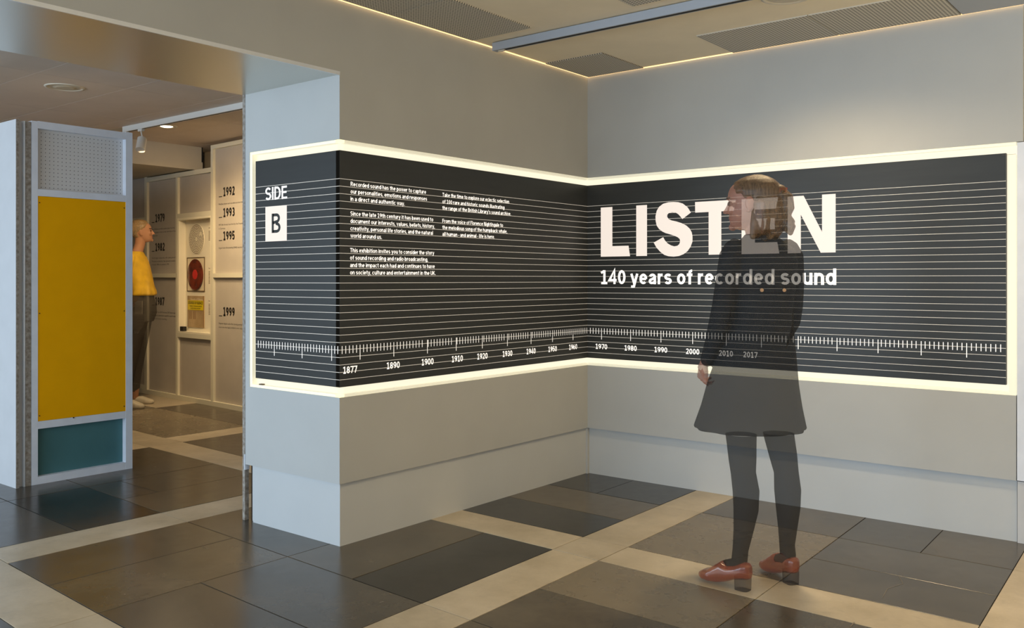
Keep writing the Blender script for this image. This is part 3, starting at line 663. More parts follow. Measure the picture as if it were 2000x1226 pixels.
# ------------------------------------------------------------------ inner room shell
ci = struct('ceiling_1', B(-7.9, -0.728, -4.4, -0.86, ZC+0.004, ZC+0.08), 'dark_gap')
xs = [-0.735, -1.35, -2.5, -3.65, -4.8, -5.95, -7.9]
for k in range(len(xs)-1):
    for j in range(7):
        y1 = -0.475-0.5725*j + (0.0 if k % 2 else 0.0)
        y0 = y1-0.5725
        if j == 0: y1 = -0.865; y0 = -1.045
        if y0 < -4.4: y0 = -4.4
        if y0 >= y1: continue
        B(xs[k+1]+0.002, xs[k]-0.002, y0+0.002, y1-0.002, ZC-0.002, ZC+0.004).build('ceiling_tile', 'ceil_in', ci)
cj = struct('ceiling_2', B(-7.9, -0.72, -0.80, 0.9, 2.504, 2.58), 'dark_gap')
xs2 = [-0.72, -2.2, -3.4, -4.6, -5.8, -7.9]
for k in range(len(xs2)-1):
    for y0, y1 in ((-0.80, -0.25), (-0.25, 0.32), (0.32, 0.9)):
        B(xs2[k+1]+0.002, xs2[k]-0.002, y0+0.002, y1-0.002, 2.497, 2.504).build('ceiling_tile', 'ceil_in', cj)
struct('trim_3', B(-7.9, -0.728, -0.86, -0.80, ZC-0.001, 2.58), 'wall_in')
ir = thing('lighting_rail', 'white lighting rail on the inner room ceiling beyond the opening', 'rail', (-3.96, -0.885, 2.398))
B(0, 3.2, 0, 0.035, 0, 0.043).build('rail_body', 'white_paint', ir)
B(-0.002, 0.05, 0.006, 0.029, -0.004, 0).build('rail_connector', 'white_paint', ir)
B(0.06, 3.2, 0.010, 0.025, -0.0006, 0).build('rail_slot', 'dark_gap', ir)
downlight(-2.785, -1.895, ZC-0.001, 0.122, False, 'wide unlit downlight in the inner ceiling near the metal soffit')
downlight(-3.945, -0.503, 2.496, 0.088, True, 'lit downlight in the inner room above the display wall')
struct('wall_far', MB().box(-8.1, -7.9, -4.4, 0.9, 0, 2.58), 'wall_in')
struct('wall_inner', MB().box(-7.9, -0.72, 0.60, 0.80, 0, 2.497), 'wall_in')
struct('wall_divider', MB().box(-0.722, -0.7066, YP+0.5, 0.6, 0, ZC), 'wall_in')
bk = struct('trim_4', B(-7.9, -4.83, -3.2, 0.40, 2.27, 2.497), 'wall_in')
B(-4.826, -4.818, 0.385, 0.393, 2.35, 2.497).build('cable', 'ink', bk)

# hanging spotlight on the inner rail
sp = thing('track_spotlight', 'small white cylinder spotlight hanging from the inner rail', 'spotlight', (-3.70, -0.8675, 2.398))
B(-0.03, 0.03, -0.012, 0.012, -0.018, 0).build('adapter', 'white_paint', sp)
MB().tube([(0,0,-0.018),(0.012,0,-0.05),(0.03,-0.0,-0.085)], 0.006, 8).build('arm', 'white_paint', sp, smooth=True)
hd = MB().cyl((0,0,-0.055), 0.036, 0.11, n=28)
hd.cyl((0,0,0.055), 0.028, 0.014, n=28, r2=0.02)
ho = hd.build('lamp_head', 'white_paint', sp, smooth=False)
ho.location = (0.02, -0.01, -0.125); ho.rotation_euler = (math.radians(-20), math.radians(-22), 0)

# ------------------------------------------------------------------ display wall of the inner room
DWP = (-3.907, 0.216, 0.0); DWR = -math.radians(3.92)
dw = thing('display_wall', 'cream framed display wall with grey panels and black year numbers', 'display wall', DWP, DWR)
def dbox(s0, s1, y0, y1, z0, z1): return B(-s0, -s1, y0, y1, z0, z1)
for s0, s1, z1 in ((1.93,1.873,2.31),(1.249,1.210,2.262),(.561,.520,2.468),(-.20,-.25,2.468)):
    dbox(s0, s1, 0, 0.05, 0.045, z1).build('post', 'display_frame', dw)
def rail(s0, s1, z0, z1): dbox(s0, s1, 0.0, 0.045, z0, z1).build('cross_rail', 'display_frame', dw)
rail(2.9, 1.93, .04, .085)
rail(1.873, 1.249, 2.215, 2.260); rail(1.210, .561, 2.215, 2.260); rail(.520, -.20, 2.430, 2.468)
rail(1.873, 1.249, 1.217, 1.258); rail(.520, -.20, 1.215, 1.256)
rail(1.210, .561, 1.806, 1.850); rail(1.210, .561, .624, .668)
rail(2.9, 1.93, 1.82, 1.850); rail(2.9, 1.93, .600, .640)
dbox(2.9, -.25, -0.004, 0.05, 0.0, 0.045).build('plinth', 'display_frame', dw)
panels = {}
for key, s0, s1, z0, z1 in (('a_low',1.873,1.249,.045,1.217),('a_top',1.873,1.249,1.258,2.215),('b_low',1.210,.561,.045,.624),
        ('b_top',1.210,.561,1.850,2.215),('c_low',.520,-.20,.045,1.215),('c_top',.520,-.20,1.256,2.430),
        ('d_low',2.9,1.93,.085,.600),('d_mid',2.9,1.93,.640,1.82),('d_top',2.9,1.93,1.85,2.31)):
    panels[key] = dbox(s0, s1, 0.025, 0.045, z0, z1).build('infill_panel', 'display', dw)
def dpl(off): return lambda a, z: (a, off, z)
def dtext(panel, s0, s1, z, body, cap, bold, name='year_lettering', m='ink', off=0.0245):
    mb = MB(); lettering(mb, body, -s0, -s1, z, cap, dpl(off), bold); mb.build(name, m, panel)
def yr(panel, s, z, body, lines):
    mb = MB(); grotesk(mb, body, -s, -s+0.205, z, 0.084, dpl(0.0245), .215)
    flat_rect(mb, -s-0.078, -s-0.018, z-0.004, z+0.004, dpl(0.0245)); mb.build('year_lettering', 'ink', panel)
    mb = MB()
    for i, (t, w) in enumerate(lines): lettering(mb, t, -s-0.078, -s-0.078+w, z-0.078-i*0.034, 0.016, dpl(0.0245), 0.0)
    mb.build('caption_text', 'ink', panel)
yr(panels['a_top'], 1.735, 1.790, '1979', [('Sony Walkman portable cassette player launched,',.50),('allowing people to listen to their own choice of music',.53),('on the move.',.13)])
yr(panels['a_top'], 1.735, 1.490, '1982', [('The first digital compact discs, with a playing time of over',.56),('70 minutes, are launched. Sales eventually overtake those',.56),('of vinyl by 1988 and cassettes in 1992.',.38)])
yr(panels['a_low'], 1.735, 0.930, '1987', [('Digital Audio Tape (DAT) launched. DAT doesn\'t take off',.54),('for domestic users but is used for sound rates in',.54),('studios and location recording.',.33)])
yr(panels['c_top'], .376, 1.975, '1992', [('MiniDisc players and recorders are launched.',.43)])
yr(panels['c_top'], .376, 1.780, '1993', [('MP3 file format launched by the Fraunhofer Institute',.56),('in Germany.',.12)])
yr(panels['c_top'], .376, 1.563, '1995', [('Digital Audio Broadcasting (DAB) launched.',.42)])
yr(panels['c_low'], .376, 0.855, '1999', [('Napster digital audio file sharing service launched, but',.56),('soon runs into legal problems over copyrighted music.',.56)])
# pegged card on the left bay
mb = MB()
for i in range(9):
    for j in range(12):
        z = 0.70+j*0.035; s = 2.12-i*0.02
        flat_rect(mb, -s, -s+0.006, z, z+0.006, dpl(0.0245))
mb.build('peg_holes', 'ink', panels['d_mid'], kind='stuff')
dbox(2.19, 2.02, 0.018, 0.0245, .83, .97).build('card', 'case', panels['d_mid'])
mb = MB()
for i in range(11): flat_rect(mb, -2.16, -2.16+random.uniform(.12,.17), 1.66-i*0.035-(0.05 if i > 6 else 0), 1.668-i*0.035-(0.05 if i > 6 else 0), dpl(0.0245))
mb.build('caption_text', 'ink', panels['d_mid'])
# recessed showcase
cs = MB().box(-1.210, -.561, 0.075, 0.085, .668, 1.806)
cs.box(-1.210, -1.19, 0.002, 0.075, .668, 1.806); cs.box(-.575, -.561, 0.002, 0.075, .668, 1.806)
cs.box(-1.19, -.575, 0.002, 0.075, 1.785, 1.806); cs.box(-1.19, -.575, 0.002, 0.075, .668, .683)
cs.build('showcase_lining', 'case', dw)
RD = Matrix.Rotation(DWR, 4, 'Z')
def dworld(s, y, z): return Vector(DWP)+RD.to_3x3() @ Vector((-s, y, z))
def dthing(name, s, y, z, label, cat):
    return thing(name, label, cat, dworld(s, y, z), DWR)
# disc printed with rings of text
t = dthing('text_disc', .963, .070, 1.594, 'round white disc printed with rings of tiny text', 'disc')
MB().cyl((0,0,0), .150, .004, 'y', 48).build('disc_face', 'case', t)
mb = MB()
for k in range(8):
    r = 0.140-0.016*k
    a = random.uniform(0, 1)
    while a < 2*PI+0.2:
        w = random.uniform(0.012, 0.03)/max(r, .03)*1.2
        seg = [a+w*q/2 for q in range(3)]; hw2 = 0.0032
        pts = [((r-hw2)*math.cos(q), -0.0008, (r-hw2)*math.sin(q)) for q in seg]+[((r+hw2)*math.cos(q), -0.0008, (r+hw2)*math.sin(q)) for q in reversed(seg)]
        mb.add(pts, [tuple(range(6))]); a += w+0.004/max(r, .03)
mb.build('text_rings', 'brown_ink', t)
# red picture disc in a clear sleeve
t = dthing('record_sleeve', .975, .066, 1.2475, 'clear square sleeve holding the marbled red record', 'record sleeve')
B(-.172, .172, .004, .0085, -.165, .165).build('sleeve_sheet', 'sleeve', t)
mb = MB()
for a in ((-.175,.175,-.168,-.160),(-.175,.175,.160,.168),(-.175,-.166,-.168,.168),(.166,.175,-.168,.168)):
    mb.box(a[0],a[1],.001,.005,a[2],a[3])
mb.build('sleeve_border', 'brown_ink', t)
t = dthing('red_record', .969, .058, 1.246, 'marbled translucent red record in the middle of the showcase', 'record')
MB().cyl((0,0,0), .152, .004, 'y', 56).build('disc', 'red_vinyl', t)
MB().cyl((0,-.0012,0), .048, .0012, 'y', 32).build('label_patch', 'red_label', t)
mb = MB()
for k in range(7):
    a = 2*PI*k/7+.3; mb.box(0,.004,0,0,0,0)
# record cover with yellow sticker
t = dthing('record_cover', .974, .068, .880, 'brown record cover with a yellow sticker low in the showcase', 'record cover')
B(-.163, .163, 0, .006, -.155, .155).build('cover_board', 'tan_print', t)
mb = MB(); mb.box(-.163,-.150,-.0006,0,-.155,.155); mb.box(.150,.163,-.0006,0,-.155,.155); mb.build('cover_edge', 'sepia', t)
mb = MB()
for x in (-.125,-.095,-.045,-.018):
    mb.box(x, x+.012, -.0008, 0, -.075, .005)
mb.build('printed_figures', 'sepia', t)
mb = MB(); lettering(mb, 'Sounds of Silence', -.10, .14, .112, .020, dpl(-.0008), 0.0); mb.build('cover_lettering', 'case', t)
st = B(-.153, .150, -.0022, -.0008, .016, .112).build('sticker', 'sticker', t)
mb = MB(); lettering(mb, 'SOUNDS OF SILENCE', -.145, .142, .074, .024, dpl(-.0026), 0.03)
lettering(mb, 'THE MOST INTRIGUING SILENCES', -.118, .12, .048, .012, dpl(-.0026), 0.02); lettering(mb, 'IN RECORDING HISTORY', -.095, .10, .026, .012, dpl(-.0026), 0.02)
flat_rect(mb, -.15, .147, .1035, .1055, dpl(-.0026)); mb.build('sticker_lettering', 'ink', st)
t = dthing('black_sensor', 1.155, .012, .684, 'small black box on the showcase floor', 'sensor')
B(-.030, .030, 0, .04, 0, .045).build('casing', 'ink', t)
for z0, n in ((1.69, 7), (1.30, 9), (.985, 8)):
    mb = MB(); lettering(mb, 'Sounds' if z0 != 1.69 else 'Silent', -.735, -.665, z0, .012, dpl(.0745), 0.02)
    for i in range(n): flat_rect(mb, -.735, -.735+random.uniform(.05,.075), z0-.03-i*.014, z0-.024-i*.014, dpl(.0745))
    mb.build('caption_text', 'brown_ink', dw)

# ------------------------------------------------------------------ free standing framed partition on the left
fp = thing('framed_partition', 'grey framed partition with pegboard above a yellow panel and a teal panel', 'partition', (-2.341, -2.292, 0))
def fb(y0, y1, z0, z1, x0=-0.07, x1=0.0): return B(x0, x1, y0+2.292, y1+2.292, z0, z1)
fb(-2.292, -2.257, 0, 2.122).build('post', 'board', fp); fb(-1.721, -1.677, 0, 2.128).build('post', 'board', fp)
for z0, z1 in ((2.082, 2.125), (1.687, 1.727), (.324, .368), (0, .045)):
    fb(-2.257, -1.721, z0, z1, -0.068, -0.0005).build('cross_rail', 'board', fp)
yp_ = fb(-2.257, -1.721, .369, 1.686, -0.03, -0.002).build('yellow_panel', 'yellow', fp)
for y in (-2.247, -1.731):
    for z in (1.648, 1.0, .40):
        MB().cyl((-.003, y+2.292, z), .0035, .003, 'x', 10).build('screw', 'screw', yp_)
MB().cyl((-.001, -2.05+2.292, .366), .004, .006, 'x', 8).build('screw', 'screw', fp)
fb(-2.257, -1.721, .045, .324, -0.050, -0.040).build('teal_panel', 'teal', fp)
pg = fb(-2.257, -1.721, 1.727, 2.082, -0.046, -0.038).build('pegboard', 'peg', fp)
mb = MB()
for i in range(22):
    for j in range(15):
        y = -2.246+i*0.0243+2.292; z = 1.742+j*0.0229
        mb.add([(-.0377, y+0.0026*math.cos(a*PI/3), z+0.0026*math.sin(a*PI/3)) for a in range(6)], [(0,1,2,3,4,5)])
mb.build('peg_holes', 'ink', pg, kind='stuff')
fb(-2.25, -1.665, .33, 1.735, -0.125, -0.072).build('back_box', 'board', fp)
# white partition wall with its raw board edges
pw = struct('wall_partition', B(-7.9, -2.333, -2.383, -2.364, 0, 2.118), 'partition')
B(-2.40, -2.3332, -2.3805, -2.3645, 0.001, 2.117).build('board_edge', 'osb', pw).location = (0.0006, 0, 0)
B(-2.40, -2.362, -2.364, -2.337, 0, 2.112).build('edge_filler', 'partition', pw)
B(-2.40, -2.341, -2.336, -2.328, 0, 2.115).build('metal_strip', 'alu', pw)
B(-2.41, -2.343, -2.326, -2.294, 0, 2.113).build('raw_post', 'osb', pw)
B(-7.9, -2.42, -2.29, -2.27, 0, 2.1).build('rear_board', 'partition', pw)

# ------------------------------------------------------------------ people
def to_bm(me):
    bm = bmesh.new(); bm.from_mesh(me); return bm
def remesh(mb, voxel, smooth_it=3, fac=0.5):
    me = mb.mesh('tmp'); o = bpy.data.objects.new('tmp', me); COL.objects.link(o)
    r = o.modifiers.new('r', 'REMESH'); r.mode = 'VOXEL'; r.voxel_size = voxel
    if smooth_it:
        s = o.modifiers.new('s', 'SMOOTH'); s.iterations = smooth_it; s.factor = fac
    bpy.context.view_layer.update()
    out = bpy.data.meshes.new_from_object(o.evaluated_get(bpy.context.evaluated_depsgraph_get()))
    bpy.data.objects.remove(o); bpy.data.meshes.remove(me)
    return out
def bvh_of(me):
    bm = to_bm(me); t = BVHTree.FromBMesh(bm); bm.free(); return t
def trim_inside(me, trees, tol=0.0008):
    bm = to_bm(me); dead = []
    for f in bm.faces:
        c = f.calc_center_median()
        for t in trees:
            loc, nor, idx, dist = t.find_nearest(c)
            if loc is not None and dist > tol and (c-loc).dot(nor) < 0:
                dead.append(f); break
    bmesh.ops.delete(bm, geom=dead, context='FACES')
    bm.to_mesh(me); bm.free(); return me
def finish(name, me, mats, parent, classify=None, **kw):
    me.materials.clear()
    for m in mats: me.materials.append(M[m])
    for p in me.polygons:
        p.use_smooth = True
        p.material_index = classify(p.center) if classify else 0
    return link(name, me, parent, **kw)

HP = [(0.00,.24,-.02,.10),(.04,.37,-.06,.17),(.10,.42,-.14,.22),(.18,.425,-.24,.265),(.26,.43,-.34,.295),(.36,.425,-.42,.325),(.46,.415,-.475,.34),
      (.52,.405,-.50,.345),(.60,.435,-.515,.35),(.70,.425,-.515,.35),(.80,.38,-.48,.325),(.88,.29,-.41,.27),(.94,.18,-.32,.20),(.98,.06,-.22,.12),(1.0,-.05,-.12,.03)]
def head_mb(h, scale=None, extra=None, n=44):
    """head solid in its own frame: x forward, y left, z up, chin at z=0"""
    rings = []
    for zf, f, b, w in HP:
        r = []
        cx = (f+b)/2; a = (f-b)/2
        for i in range(n):
            t = 2*PI*i/n; ct = math.cos(t); st_ = math.sin(t)
            ex = 0.85
            x = cx+a*math.copysign(abs(ct)**ex, ct); y = w*math.copysign(abs(st_)**ex, st_)
            k = scale(zf, t) if scale else 1.0
            r.append(((cx+(x-cx)*k)*h, y*k*h, zf*h if not scale else (0.5+(zf-0.5)*(1.03 if zf > .5 else 1))*h))
        rings.append(r)
    return MB().loft(rings)
def full_head(h, nose=1.0):
    mb = head_mb(h)
    def e(c, r): mb.ell(tuple(v*h for v in c), tuple(v*h for v in r))
    mb.tube([(.405*h,0,.57*h),(.455*h,0,.46*h),(.50*h,0,.375*h)], [.030*h,.036*h,.045*h], 12)
    e((.475,.04,.352),(.05,.035,.03)); e((.475,-.04,.352),(.05,.035,.03)); e((.52,0,.365),(.045,.04,.038))
    e((.418,0,.242),(.036,.09,.022)); e((.412,0,.197),(.036,.075,.024)); e((.39,0,.07),(.075,.09,.07))
    e((.40,.13,.60),(.045,.11,.028)); e((.40,-.13,.60),(.045,.11,.028))
    e((.33,.19,.38),(.08,.09,.10)); e((.33,-.19,.38),(.08,.09,.10))
    for s in (1,-1):
        mb.ell((-.06*h, s*.355*h, .46*h), (.085*h,.028*h,.135*h), Matrix.Rotation(s*0.35,3,'Z') @ Matrix.Rotation(-.12,3,'Y'))
        mb.ell((-.03*h, s*.345*h, .34*h), (.045*h,.025*h,.05*h))
    return mb
def face_class(h, Mi):
    def c(p):
        q = Mi @ p; x, y, z = q.x/h, q.y/h, q.z/h
        if x > .42 and abs(y) < .105 and .172 < z < .272: return 1
        if x > .30 and .045 < abs(y) < .24 and .585 < z < .625: return 2
        return 0
    return c
def hand(mb, wrist, direc, palm, length=0.165, curl=0.5, side=1):
    """palm, four curled fingers and a side thumb; direc along the hand, palm = direction the palm faces"""
    d0 = Vector(direc).normalized(); pn = Vector(palm); pn = (pn-d0*pn.dot(d0)).normalized(); w = d0.cross(pn)*side
    W = Vector(wrist); k = length/0.17
    for q in (-1, 0, 1):
        mb.tube([W, W+d0*0.04*k+w*0.014*q*k, W+d0*0.082*k+w*0.022*q*k], [0.017*k, 0.015*k, 0.0125*k], 10)
    for i, (off, L) in enumerate(((-.031,.060),(-.0105,.074),(.0105,.070),(.030,.056))):
        p = W+d0*0.072*k+w*off*k; ang = 0.0; pts = [p]; dd_ = d0
        for seg, fr_ in enumerate((.18,.42,.32,.26)):
            ang = curl*(0.25 if seg == 0 else (0.75*seg+0.25))
            dd_ = (d0*math.cos(ang)+pn*math.sin(ang)); p = p+dd_*L*fr_*1.1*k; pts.append(p)
        mb.tube(pts, [.0092*k,.0088*k,.0082*k,.0076*k,.0066*k], 10)
    p = W+d0*0.025*k-w*0.018*k
    mb.tube([p, p-w*0.022*k+d0*0.02*k+pn*0.008*k, p-w*0.030*k+d0*0.046*k+pn*0.02*k, p-w*0.026*k+d0*0.066*k+pn*0.03*k], [.0125*k,.0110*k,.0096*k,.0080*k], 10)
def shoe(mb, heel, direc, L, rows, n=20):
    """rows: t along the foot, half width, bottom, top"""
    d0 = Vector((direc[0], direc[1], 0)).normalized(); w = Vector((-d0.y, d0.x, 0)); H0 = Vector((heel[0], heel[1], 0)); rings = []
    for t, hw_, zb, zt in rows:
        r = []
        for i in range(n):
            a = 2*PI*i/n; ca, sa = math.cos(a), math.sin(a)
            x = hw_*math.copysign(abs(ca)**.7, ca); z = (zb+zt)/2+(zt-zb)/2*math.copysign(abs(sa)**.75, sa)
            r.append(tuple(H0+d0*t*L+w*x+Vector((0,0,z))))
        rings.append(r)
    mb.loft(rings)

# ---- woman in the dark dress; frame: x to her right as the camera sees her, y away from the camera
wo = thing('person', 'person in dark dress, black tights and red heeled shoes facing the lit title wall', 'person', (1.661, -1.241, 0), YAW)
h = 0.212
fa = math.radians(180-31)
HM = Matrix.Translation((-0.032, 0.0, 1.397)) @ Matrix.Rotation(fa, 4, 'Z') @ Matrix.Rotation(math.radians(3), 4, 'Y')
body = full_head(h).xf(HM)
# neck
body.zloft([(1.30,-.002,.0,.062,.058),(1.345,-.006,.0,.052,.050),(1.39,-.014,.0,.049,.050),(1.43,-.02,.0,.050,.055),(1.47,-.02,0,.05,.055)], 24)
# left hand (camera left) and right hand in front of the body
hand(body, (-.222,.03,.868), (.02,.28,-.62), (.8,.25,.1), 0.160, 0.75, 1)
hand(body, (.075,.06,.90), (-.3,.1,-.8), (-.9,-.2,0), 0.150, 0.5, -1)      # in the pocket
# legs
Lg = [((-.080,.0,.80),.076),((-.086,-.005,.66),.066),((-.082,-.012,.56),.058),((-.080,-.020,.49),.0535),((-.078,-.025,.44),.0485),((-.070,-.035,.37),.0515),((-.073,-.045,.30),.048),((-.085,-.052,.22),.038),((-.097,-.056,.15),.0305),((-.100,-.052,.11),.031),((-.104,-.050,.075),.030)]
Rg = [((.045,.02,.80),.076),((.062,.018,.66),.066),((.075,.012,.57),.058),((.088,.005,.50),.0535),((.097,-.002,.44),.0475),((.101,-.008,.37),.0515),((.102,-.010,.30),.047),((.102,-.005,.22),.037),((.103,.006,.15),.0300),((.108,.012,.11),.031),((.108,.016,.075),.030)]
def leg(mb, g, ftdir, toe_t):
    mb.tube([Vector(p) for p, r in g], [r for p, r in g], 22)
    a = Vector(g[-1][0]); dv = Vector((ftdir[0], ftdir[1], 0)).normalized()
    mb.tube([a+Vector((0,0,.01)), a+dv*.05+Vector((0,0,-.008)), a+dv*.10+Vector((0,0,-.033))], [.030,.030,.022], 16)
dL, dR = (-.72,.69), (-.30,.95)
leg(body, Lg, dL, 0); leg(body, Rg, dR, 0)
bodym = remesh(body, 0.0034, 3)
# dress: bodice, flared skirt, sleeves
dress = MB()
dress.zloft([(.610,-.048,0,.213,.190,.022),(.615,-.048,0,.216,.193,.022),(.70,-.041,0,.194,.172,.014),(.79,-.035,0,.176,.155,.007),(.886,-.022,0,.156,.138,.003),(.98,-.008,0,.134,.118,.0),
             (1.06,0,0,.121,.104),(1.12,.002,0,.124,.102),(1.20,0,0,.134,.106),(1.27,0,0,.140,.102),(1.315,0,0,.130,.088),(1.345,-.002,0,.095,.070),(1.368,-.004,0,.066,.060),(1.378,-.005,0,.060,.056)], 64, 9, .4)
dress.tube([(-.105,-.02,1.325),(-.122,-.028,1.29),(-.140,-.035,1.20),(-.160,-.035,1.09),(-.176,-.028,1.01),(-.192,-.008,.94),(-.212,.018,.875)], [.044,.051,.048,.044,.042,.036,.028], 22)
dress.tube([(.105,.02,1.325),(.122,.026,1.29),(.132,.034,1.20),(.134,.045,1.09),(.132,.060,1.03),(.112,.085,.97),(.085,.09,.91)], [.044,.051,.047,.043,.040,.034,.029], 22)
dressm = remesh(dress, 0.0055, 4)
# hair
def hair_scale(zf, t):
    a = abs(((t+PI) % (2*PI))-PI)/PI*180      # degrees from straight ahead
    lim = 26 if zf >= .86 else (40+(.86-zf)/.26*34 if zf > .60 else 80+(.60-zf)/.18*36 if zf > .42 else 118)
    if zf > .885: lim = -1
    if zf < .16: return .9
    s = max(0, min(1, (a-lim)/10+.5))
    return .92+(.155 if zf < .9 else .14)*s
hair = head_mb(h, hair_scale, n=72).xf(HM)
def hp(x, y, z): return HM @ Vector((x*h, y*h, z*h))
for i in range(9):      # loose hair hanging behind the ears to the collar
    a = -1+2*i/8.0
    y0 = a*.30; x0 = -.30-.17*(1-a*a)
    q = random.uniform(-.03, .03)
    b_ = hp(x0+.02, y0, .45); m_ = hp(x0-.02+.04*abs(a), y0*.98, .16); n_ = hp(x0+.05+q, y0*.92, -.02); e_ = hp(x0+.10+q+.06*abs(a), y0*.88, -.19+.09*((i*5) % 3)/2)
    hair.tube([b_, m_, n_, e_], [.036, .034, .026, .012], 12)
hair.tube([hp(-.16,-.355,.30), hp(-.14,-.36,.05), hp(-.08,-.35,-.17)], [.016,.020,.012], 10)
hair.tube([hp(-.16,.355,.30), hp(-.14,.36,.05), hp(-.08,.35,-.17)], [.016,.020,.012], 10)
hair.ell(hp(-.52,0,.66), (.028,.028,.026))
hair.tube([hp(-.53,0,.66), hp(-.62,.0,.53), hp(-.63,0,.34), hp(-.58,0,.20), hp(-.63,0,.06), hp(-.66,0,-.06)], [.020,.030,.030,.026,.030,.020], 14)
hair.tube([hp(-.64,.05,.1), hp(-.70,.05,-.02), hp(-.68,.04,-.14)], [.016,.02,.010], 10)
hairm = remesh(hair, 0.0035, 2)
# shoes
rowsH = [(0.0,.014,.050,.098),(.05,.026,.044,.108),(.14,.032,.040,.106),(.28,.034,.034,.090),(.42,.035,.020,.083),(.55,.038,.010,.094),(.64,.041,.006,.080),(.78,.043,.005,.055),(.90,.036,.007,.045),(.98,.020,.013,.034),(1.0,.008,.018,.028)]
shoes = []
for hc, dv in (((-.092,-.078), dL), ((.116,-.002), dR)):
    v = Vector((dv[0], dv[1])).normalized(); bk_ = Vector(hc)-v*.032
    mb = MB(); shoe(mb, bk_, dv, .225, rowsH); me = remesh(mb, 0.003, 2)
    hb = MB()
    hw_ = Vector((-v.y, v.x)); H0 = bk_
    ring = []
    for z, s_ in ((0.0,.94),(.002,.95),(.052,1.0)):
        pts = []
        for i in range(20):
            a = 2*PI*i/20; ca, sa = math.cos(a), math.sin(a)
            x = .030*s_*math.copysign(abs(ca)**.5, ca); y = .027*s_*math.copysign(abs(sa)**.6, sa)
            p = H0+v*(.034+x)+hw_*y; pts.append((p.x, p.y, z))
        ring.append(pts)
    hb.loft(ring)
    shoes.append((me, hb.mesh('heel')))
tb, td, th, ts = bvh_of(bodym), bvh_of(dressm), bvh_of(hairm), [bvh_of(m) for m, _ in shoes]
trim_inside(bodym, [td, th]+ts)
_b = to_bm(bodym); bmesh.ops.delete(_b, geom=[f for f in _b.faces if .589 < f.calc_center_median().z < .70], context='FACES'); _b.to_mesh(bodym); _b.free()
trim_inside(dressm, [th]); trim_inside(hairm, [tb])
for (m, hm), t_ in zip(shoes, ts):
    trim_inside(m, [tb]); trim_inside(hm, [t_])
fc = face_class(h, HM.inverted())
bodyo = finish('body', bodym, ['skin','lips','brow','tights'], wo, lambda p: 3 if p.z < .75 else (fc(p) if p.z > 1.3 else 0))
dro = finish('dress', dressm, ['dress'], wo)
finish('hair', hairm, ['hair'], wo)
for m, hm in shoes:
    so = finish('shoe', m, ['red_leather'], wo, label='red leather shoe')
    finish('heel', hm, ['sole'], so)
for s in (1,-1):
    e = MB().ell(tuple(HM @ Vector((.375*h, s*.135*h, .50*h))), (.0105,.0105,.0105), n=14, m=10).build('eye', 'brow', wo, smooth=True)
for x in (-.027, .062):
    loc, nor, i_, dst = td.ray_cast(Vector((x,-1,1.158)), Vector((0,1,0)))
    if loc: MB().cyl((x, loc.y-.004, 1.158), .0068, .004, 'y', 16).build('button', 'button', dro)
for (x0, x1, z0, z1) in ((-.135,.145,1.168,1.170),(-.035,.07,1.146,1.148)):
    mb = MB(); prev = None; n = 24
    for i in range(n+1):
        x = x0+(x1-x0)*i/n
        loc, nor, i_, dst = td.ray_cast(Vector((x,-1,z0)), Vector((0,1,0)))
        if loc is None: prev = None; continue
        y = loc.y-.0015
        if prev: mb.add([(prev[0],prev[1],z0),(x,y,z0),(x,y,z1+.001),(prev[0],prev[1],z1+.001)], [(0,1,2,3)])
        prev = (x, y)
    mb.build('belt_seam', 'tights', dro)
cp = hp(-.545, -.10, .68)
cl = MB().box(cp.x-.012, cp.x+.016, cp.y-.010, cp.y+.004, cp.z-.008, cp.z+.010); cl.build('hair_clip', 'clip', wo)
MB().ell((cp.x-.002, cp.y-.012, cp.z-.006), (.008,.005,.006), n=10, m=8).build('clip_bead', 'ink', wo)

# ---- woman in the yellow top looking at the display wall
w2 = thing('person', 'person in yellow top and dark trousers half hidden behind the framed partition', 'person', (-4.983, -0.186, 0), YAW)
h = 0.205
HM = Matrix.Translation((.036, .02, 1.548)) @ Matrix.Rotation(math.radians(22), 4, 'Z') @ Matrix.Rotation(math.radians(-6), 4, 'Y')
b2 = full_head(h).xf(HM)
b2.zloft([(1.42,-.02,.0,.06,.058),(1.47,-.005,.0,.050,.050),(1.53,.012,.01,.047,.050),(1.60,.02,.01,.05,.055)], 24)
hand(b2, (-.13,-.17,.96), (-.6,.3,-.5), (0,.8,.2), .165, .6, 1); hand(b2, (-.12,.19,.96), (-.6,-.3,-.5), (0,-.8,.2), .165, .6, -1)
b2.tube([(-.045,-.13,.20),(-.052,-.14,.12),(-.055,-.145,.06)], [.034,.033,.032], 16); b2.tube([(-.055,-.145,.05),(0,-.148,.035),(.04,-.15,.02)], [.03,.028,.02], 14)
b2.tube([(-.075,.13,.20),(-.085,.135,.12),(-.09,.14,.06)], [.034,.033,.032], 16); b2.tube([(-.09,.14,.05),(-.03,.15,.035),(0,.155,.02)], [.03,.028,.02], 14)
b2m = remesh(b2, 0.004, 3)
tp = MB()
tp.zloft([(1.045,.045,.0,.105,.150,.03),(1.06,.05,.0,.112,.155,.03),(1.09,.050,.0,.108,.152,.02),(1.14,.038,.0,.100,.148),(1.22,.022,.0,.098,.150),(1.30,.006,.0,.095,.155),(1.37,-.010,.0,.088,.160),(1.42,-.02,.0,.075,.135),(1.452,-.018,0,.062,.085),(1.462,-.016,0,.058,.066)], 48, 11, .2)
for s in (-1, 1):
    tp.tube([(-.02,s*.13,1.40),(-.03,s*.165,1.36),(-.05,s*.19,1.25),(-.075,s*.20,1.15),(-.10,s*.195,1.06),(-.125,s*.18,1.0)], [.05,.056,.052,.047,.042,.036], 18)
tpm = remesh(tp, .006, 3)
tr = MB()
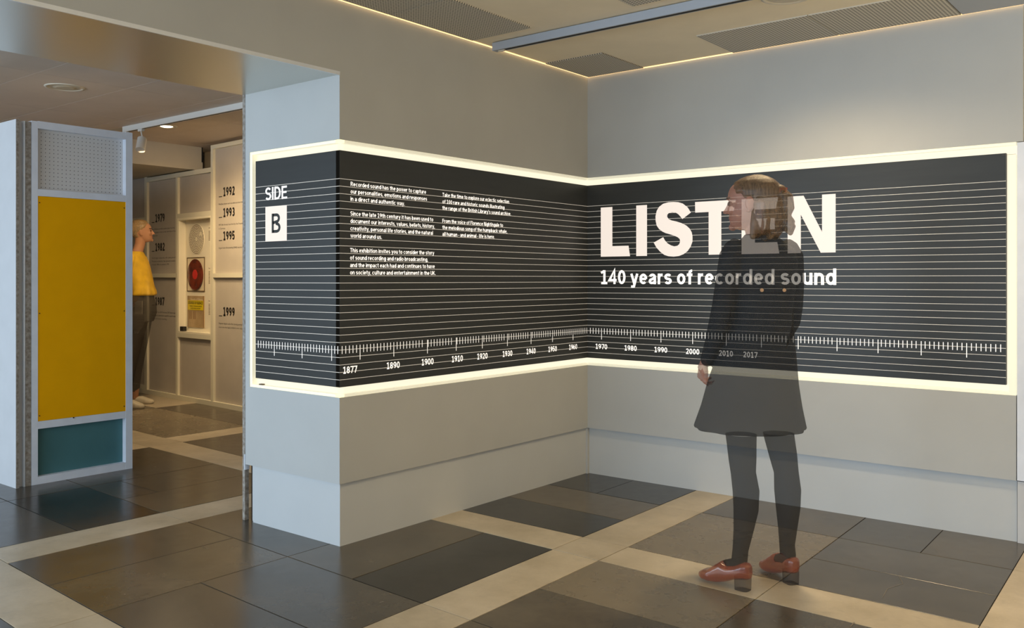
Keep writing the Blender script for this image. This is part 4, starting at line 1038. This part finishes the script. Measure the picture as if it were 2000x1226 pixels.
tr.zloft([(.80,.0,.0,.130,.175),(.88,.030,.0,.130,.172),(.95,.036,.0,.122,.165),(1.02,.030,.0,.108,.150),(1.07,.030,0,.100,.14)], 40)
for s, o_ in ((-1, .02), (1, -.015)):
    tr.tube([(-.00+o_,s*.085,.86),(-.02+o_,s*.10,.70),(-.05+o_,s*.115,.50),(-.075+o_,s*.125,.32),(-.09+o_,s*.13,.16)], [.112,.098,.082,.070,.062], 24)
trm = remesh(tr, .006, 3)
def hs2(zf, t):
    a = abs(((t+PI) % (2*PI))-PI)/PI*180
    lim = 30 if zf >= .86 else (44+(.86-zf)/.26*34 if zf > .60 else 82+(.60-zf)/.18*34 if zf > .42 else 116)
    if zf > .9: lim = -1
    if zf < .2: return .9
    return .92+.16*max(0, min(1, (a-lim)/10+.5))
hr = head_mb(h, hs2, n=64).xf(HM)
hr.ell(HM @ Vector((-.60*h, 0, .62*h)), (.04,.04,.04)); hr.ell(HM @ Vector((-.05*h,0,.93*h)), (.075,.06,.03))
hrm = remesh(hr, .004, 2)
rowsF = [(0.0,.018,.008,.050),(.05,.028,.001,.062),(.18,.034,0,.066),(.35,.036,0,.074),(.50,.040,0,.076),(.68,.046,0,.060),(.85,.042,0,.046),(.96,.026,.004,.036),(1.0,.012,.010,.026)]
sh2 = []
for bk_, dv in (((-.090,-.148),(1,-.02)), ((-.130,.14),(1,.10))):
    mb = MB(); shoe(mb, bk_, dv, .21 if bk_[0] > -.1 else .215, rowsF); sh2.append(remesh(mb, .004, 1))
t1, t2, t3, t4, t5 = bvh_of(b2m), bvh_of(tpm), bvh_of(trm), bvh_of(hrm), [bvh_of(m) for m in sh2]
trim_inside(b2m, [t2, t3, t4]+t5); trim_inside(trm, [t2]); trim_inside(hrm, [t1])
for m in sh2: trim_inside(m, [t1])
fc2 = face_class(h, HM.inverted())
finish('body', b2m, ['skin2','lips','brow'], w2, lambda p: fc2(p) if p.z > 1.4 else 0)
finish('yellow_top', tpm, ['top_yellow'], w2); finish('trousers', trm, ['trousers'], w2); finish('hair', hrm, ['blond'], w2)
for m in sh2: finish('shoe', m, ['trainer'], w2, label='pale flat shoe')
for s in (1,-1):
    MB().ell(tuple(HM @ Vector((.375*h, s*.135*h, .50*h))), (.011,.011,.011), n=12, m=8).build('eye', 'brow', w2, smooth=True)
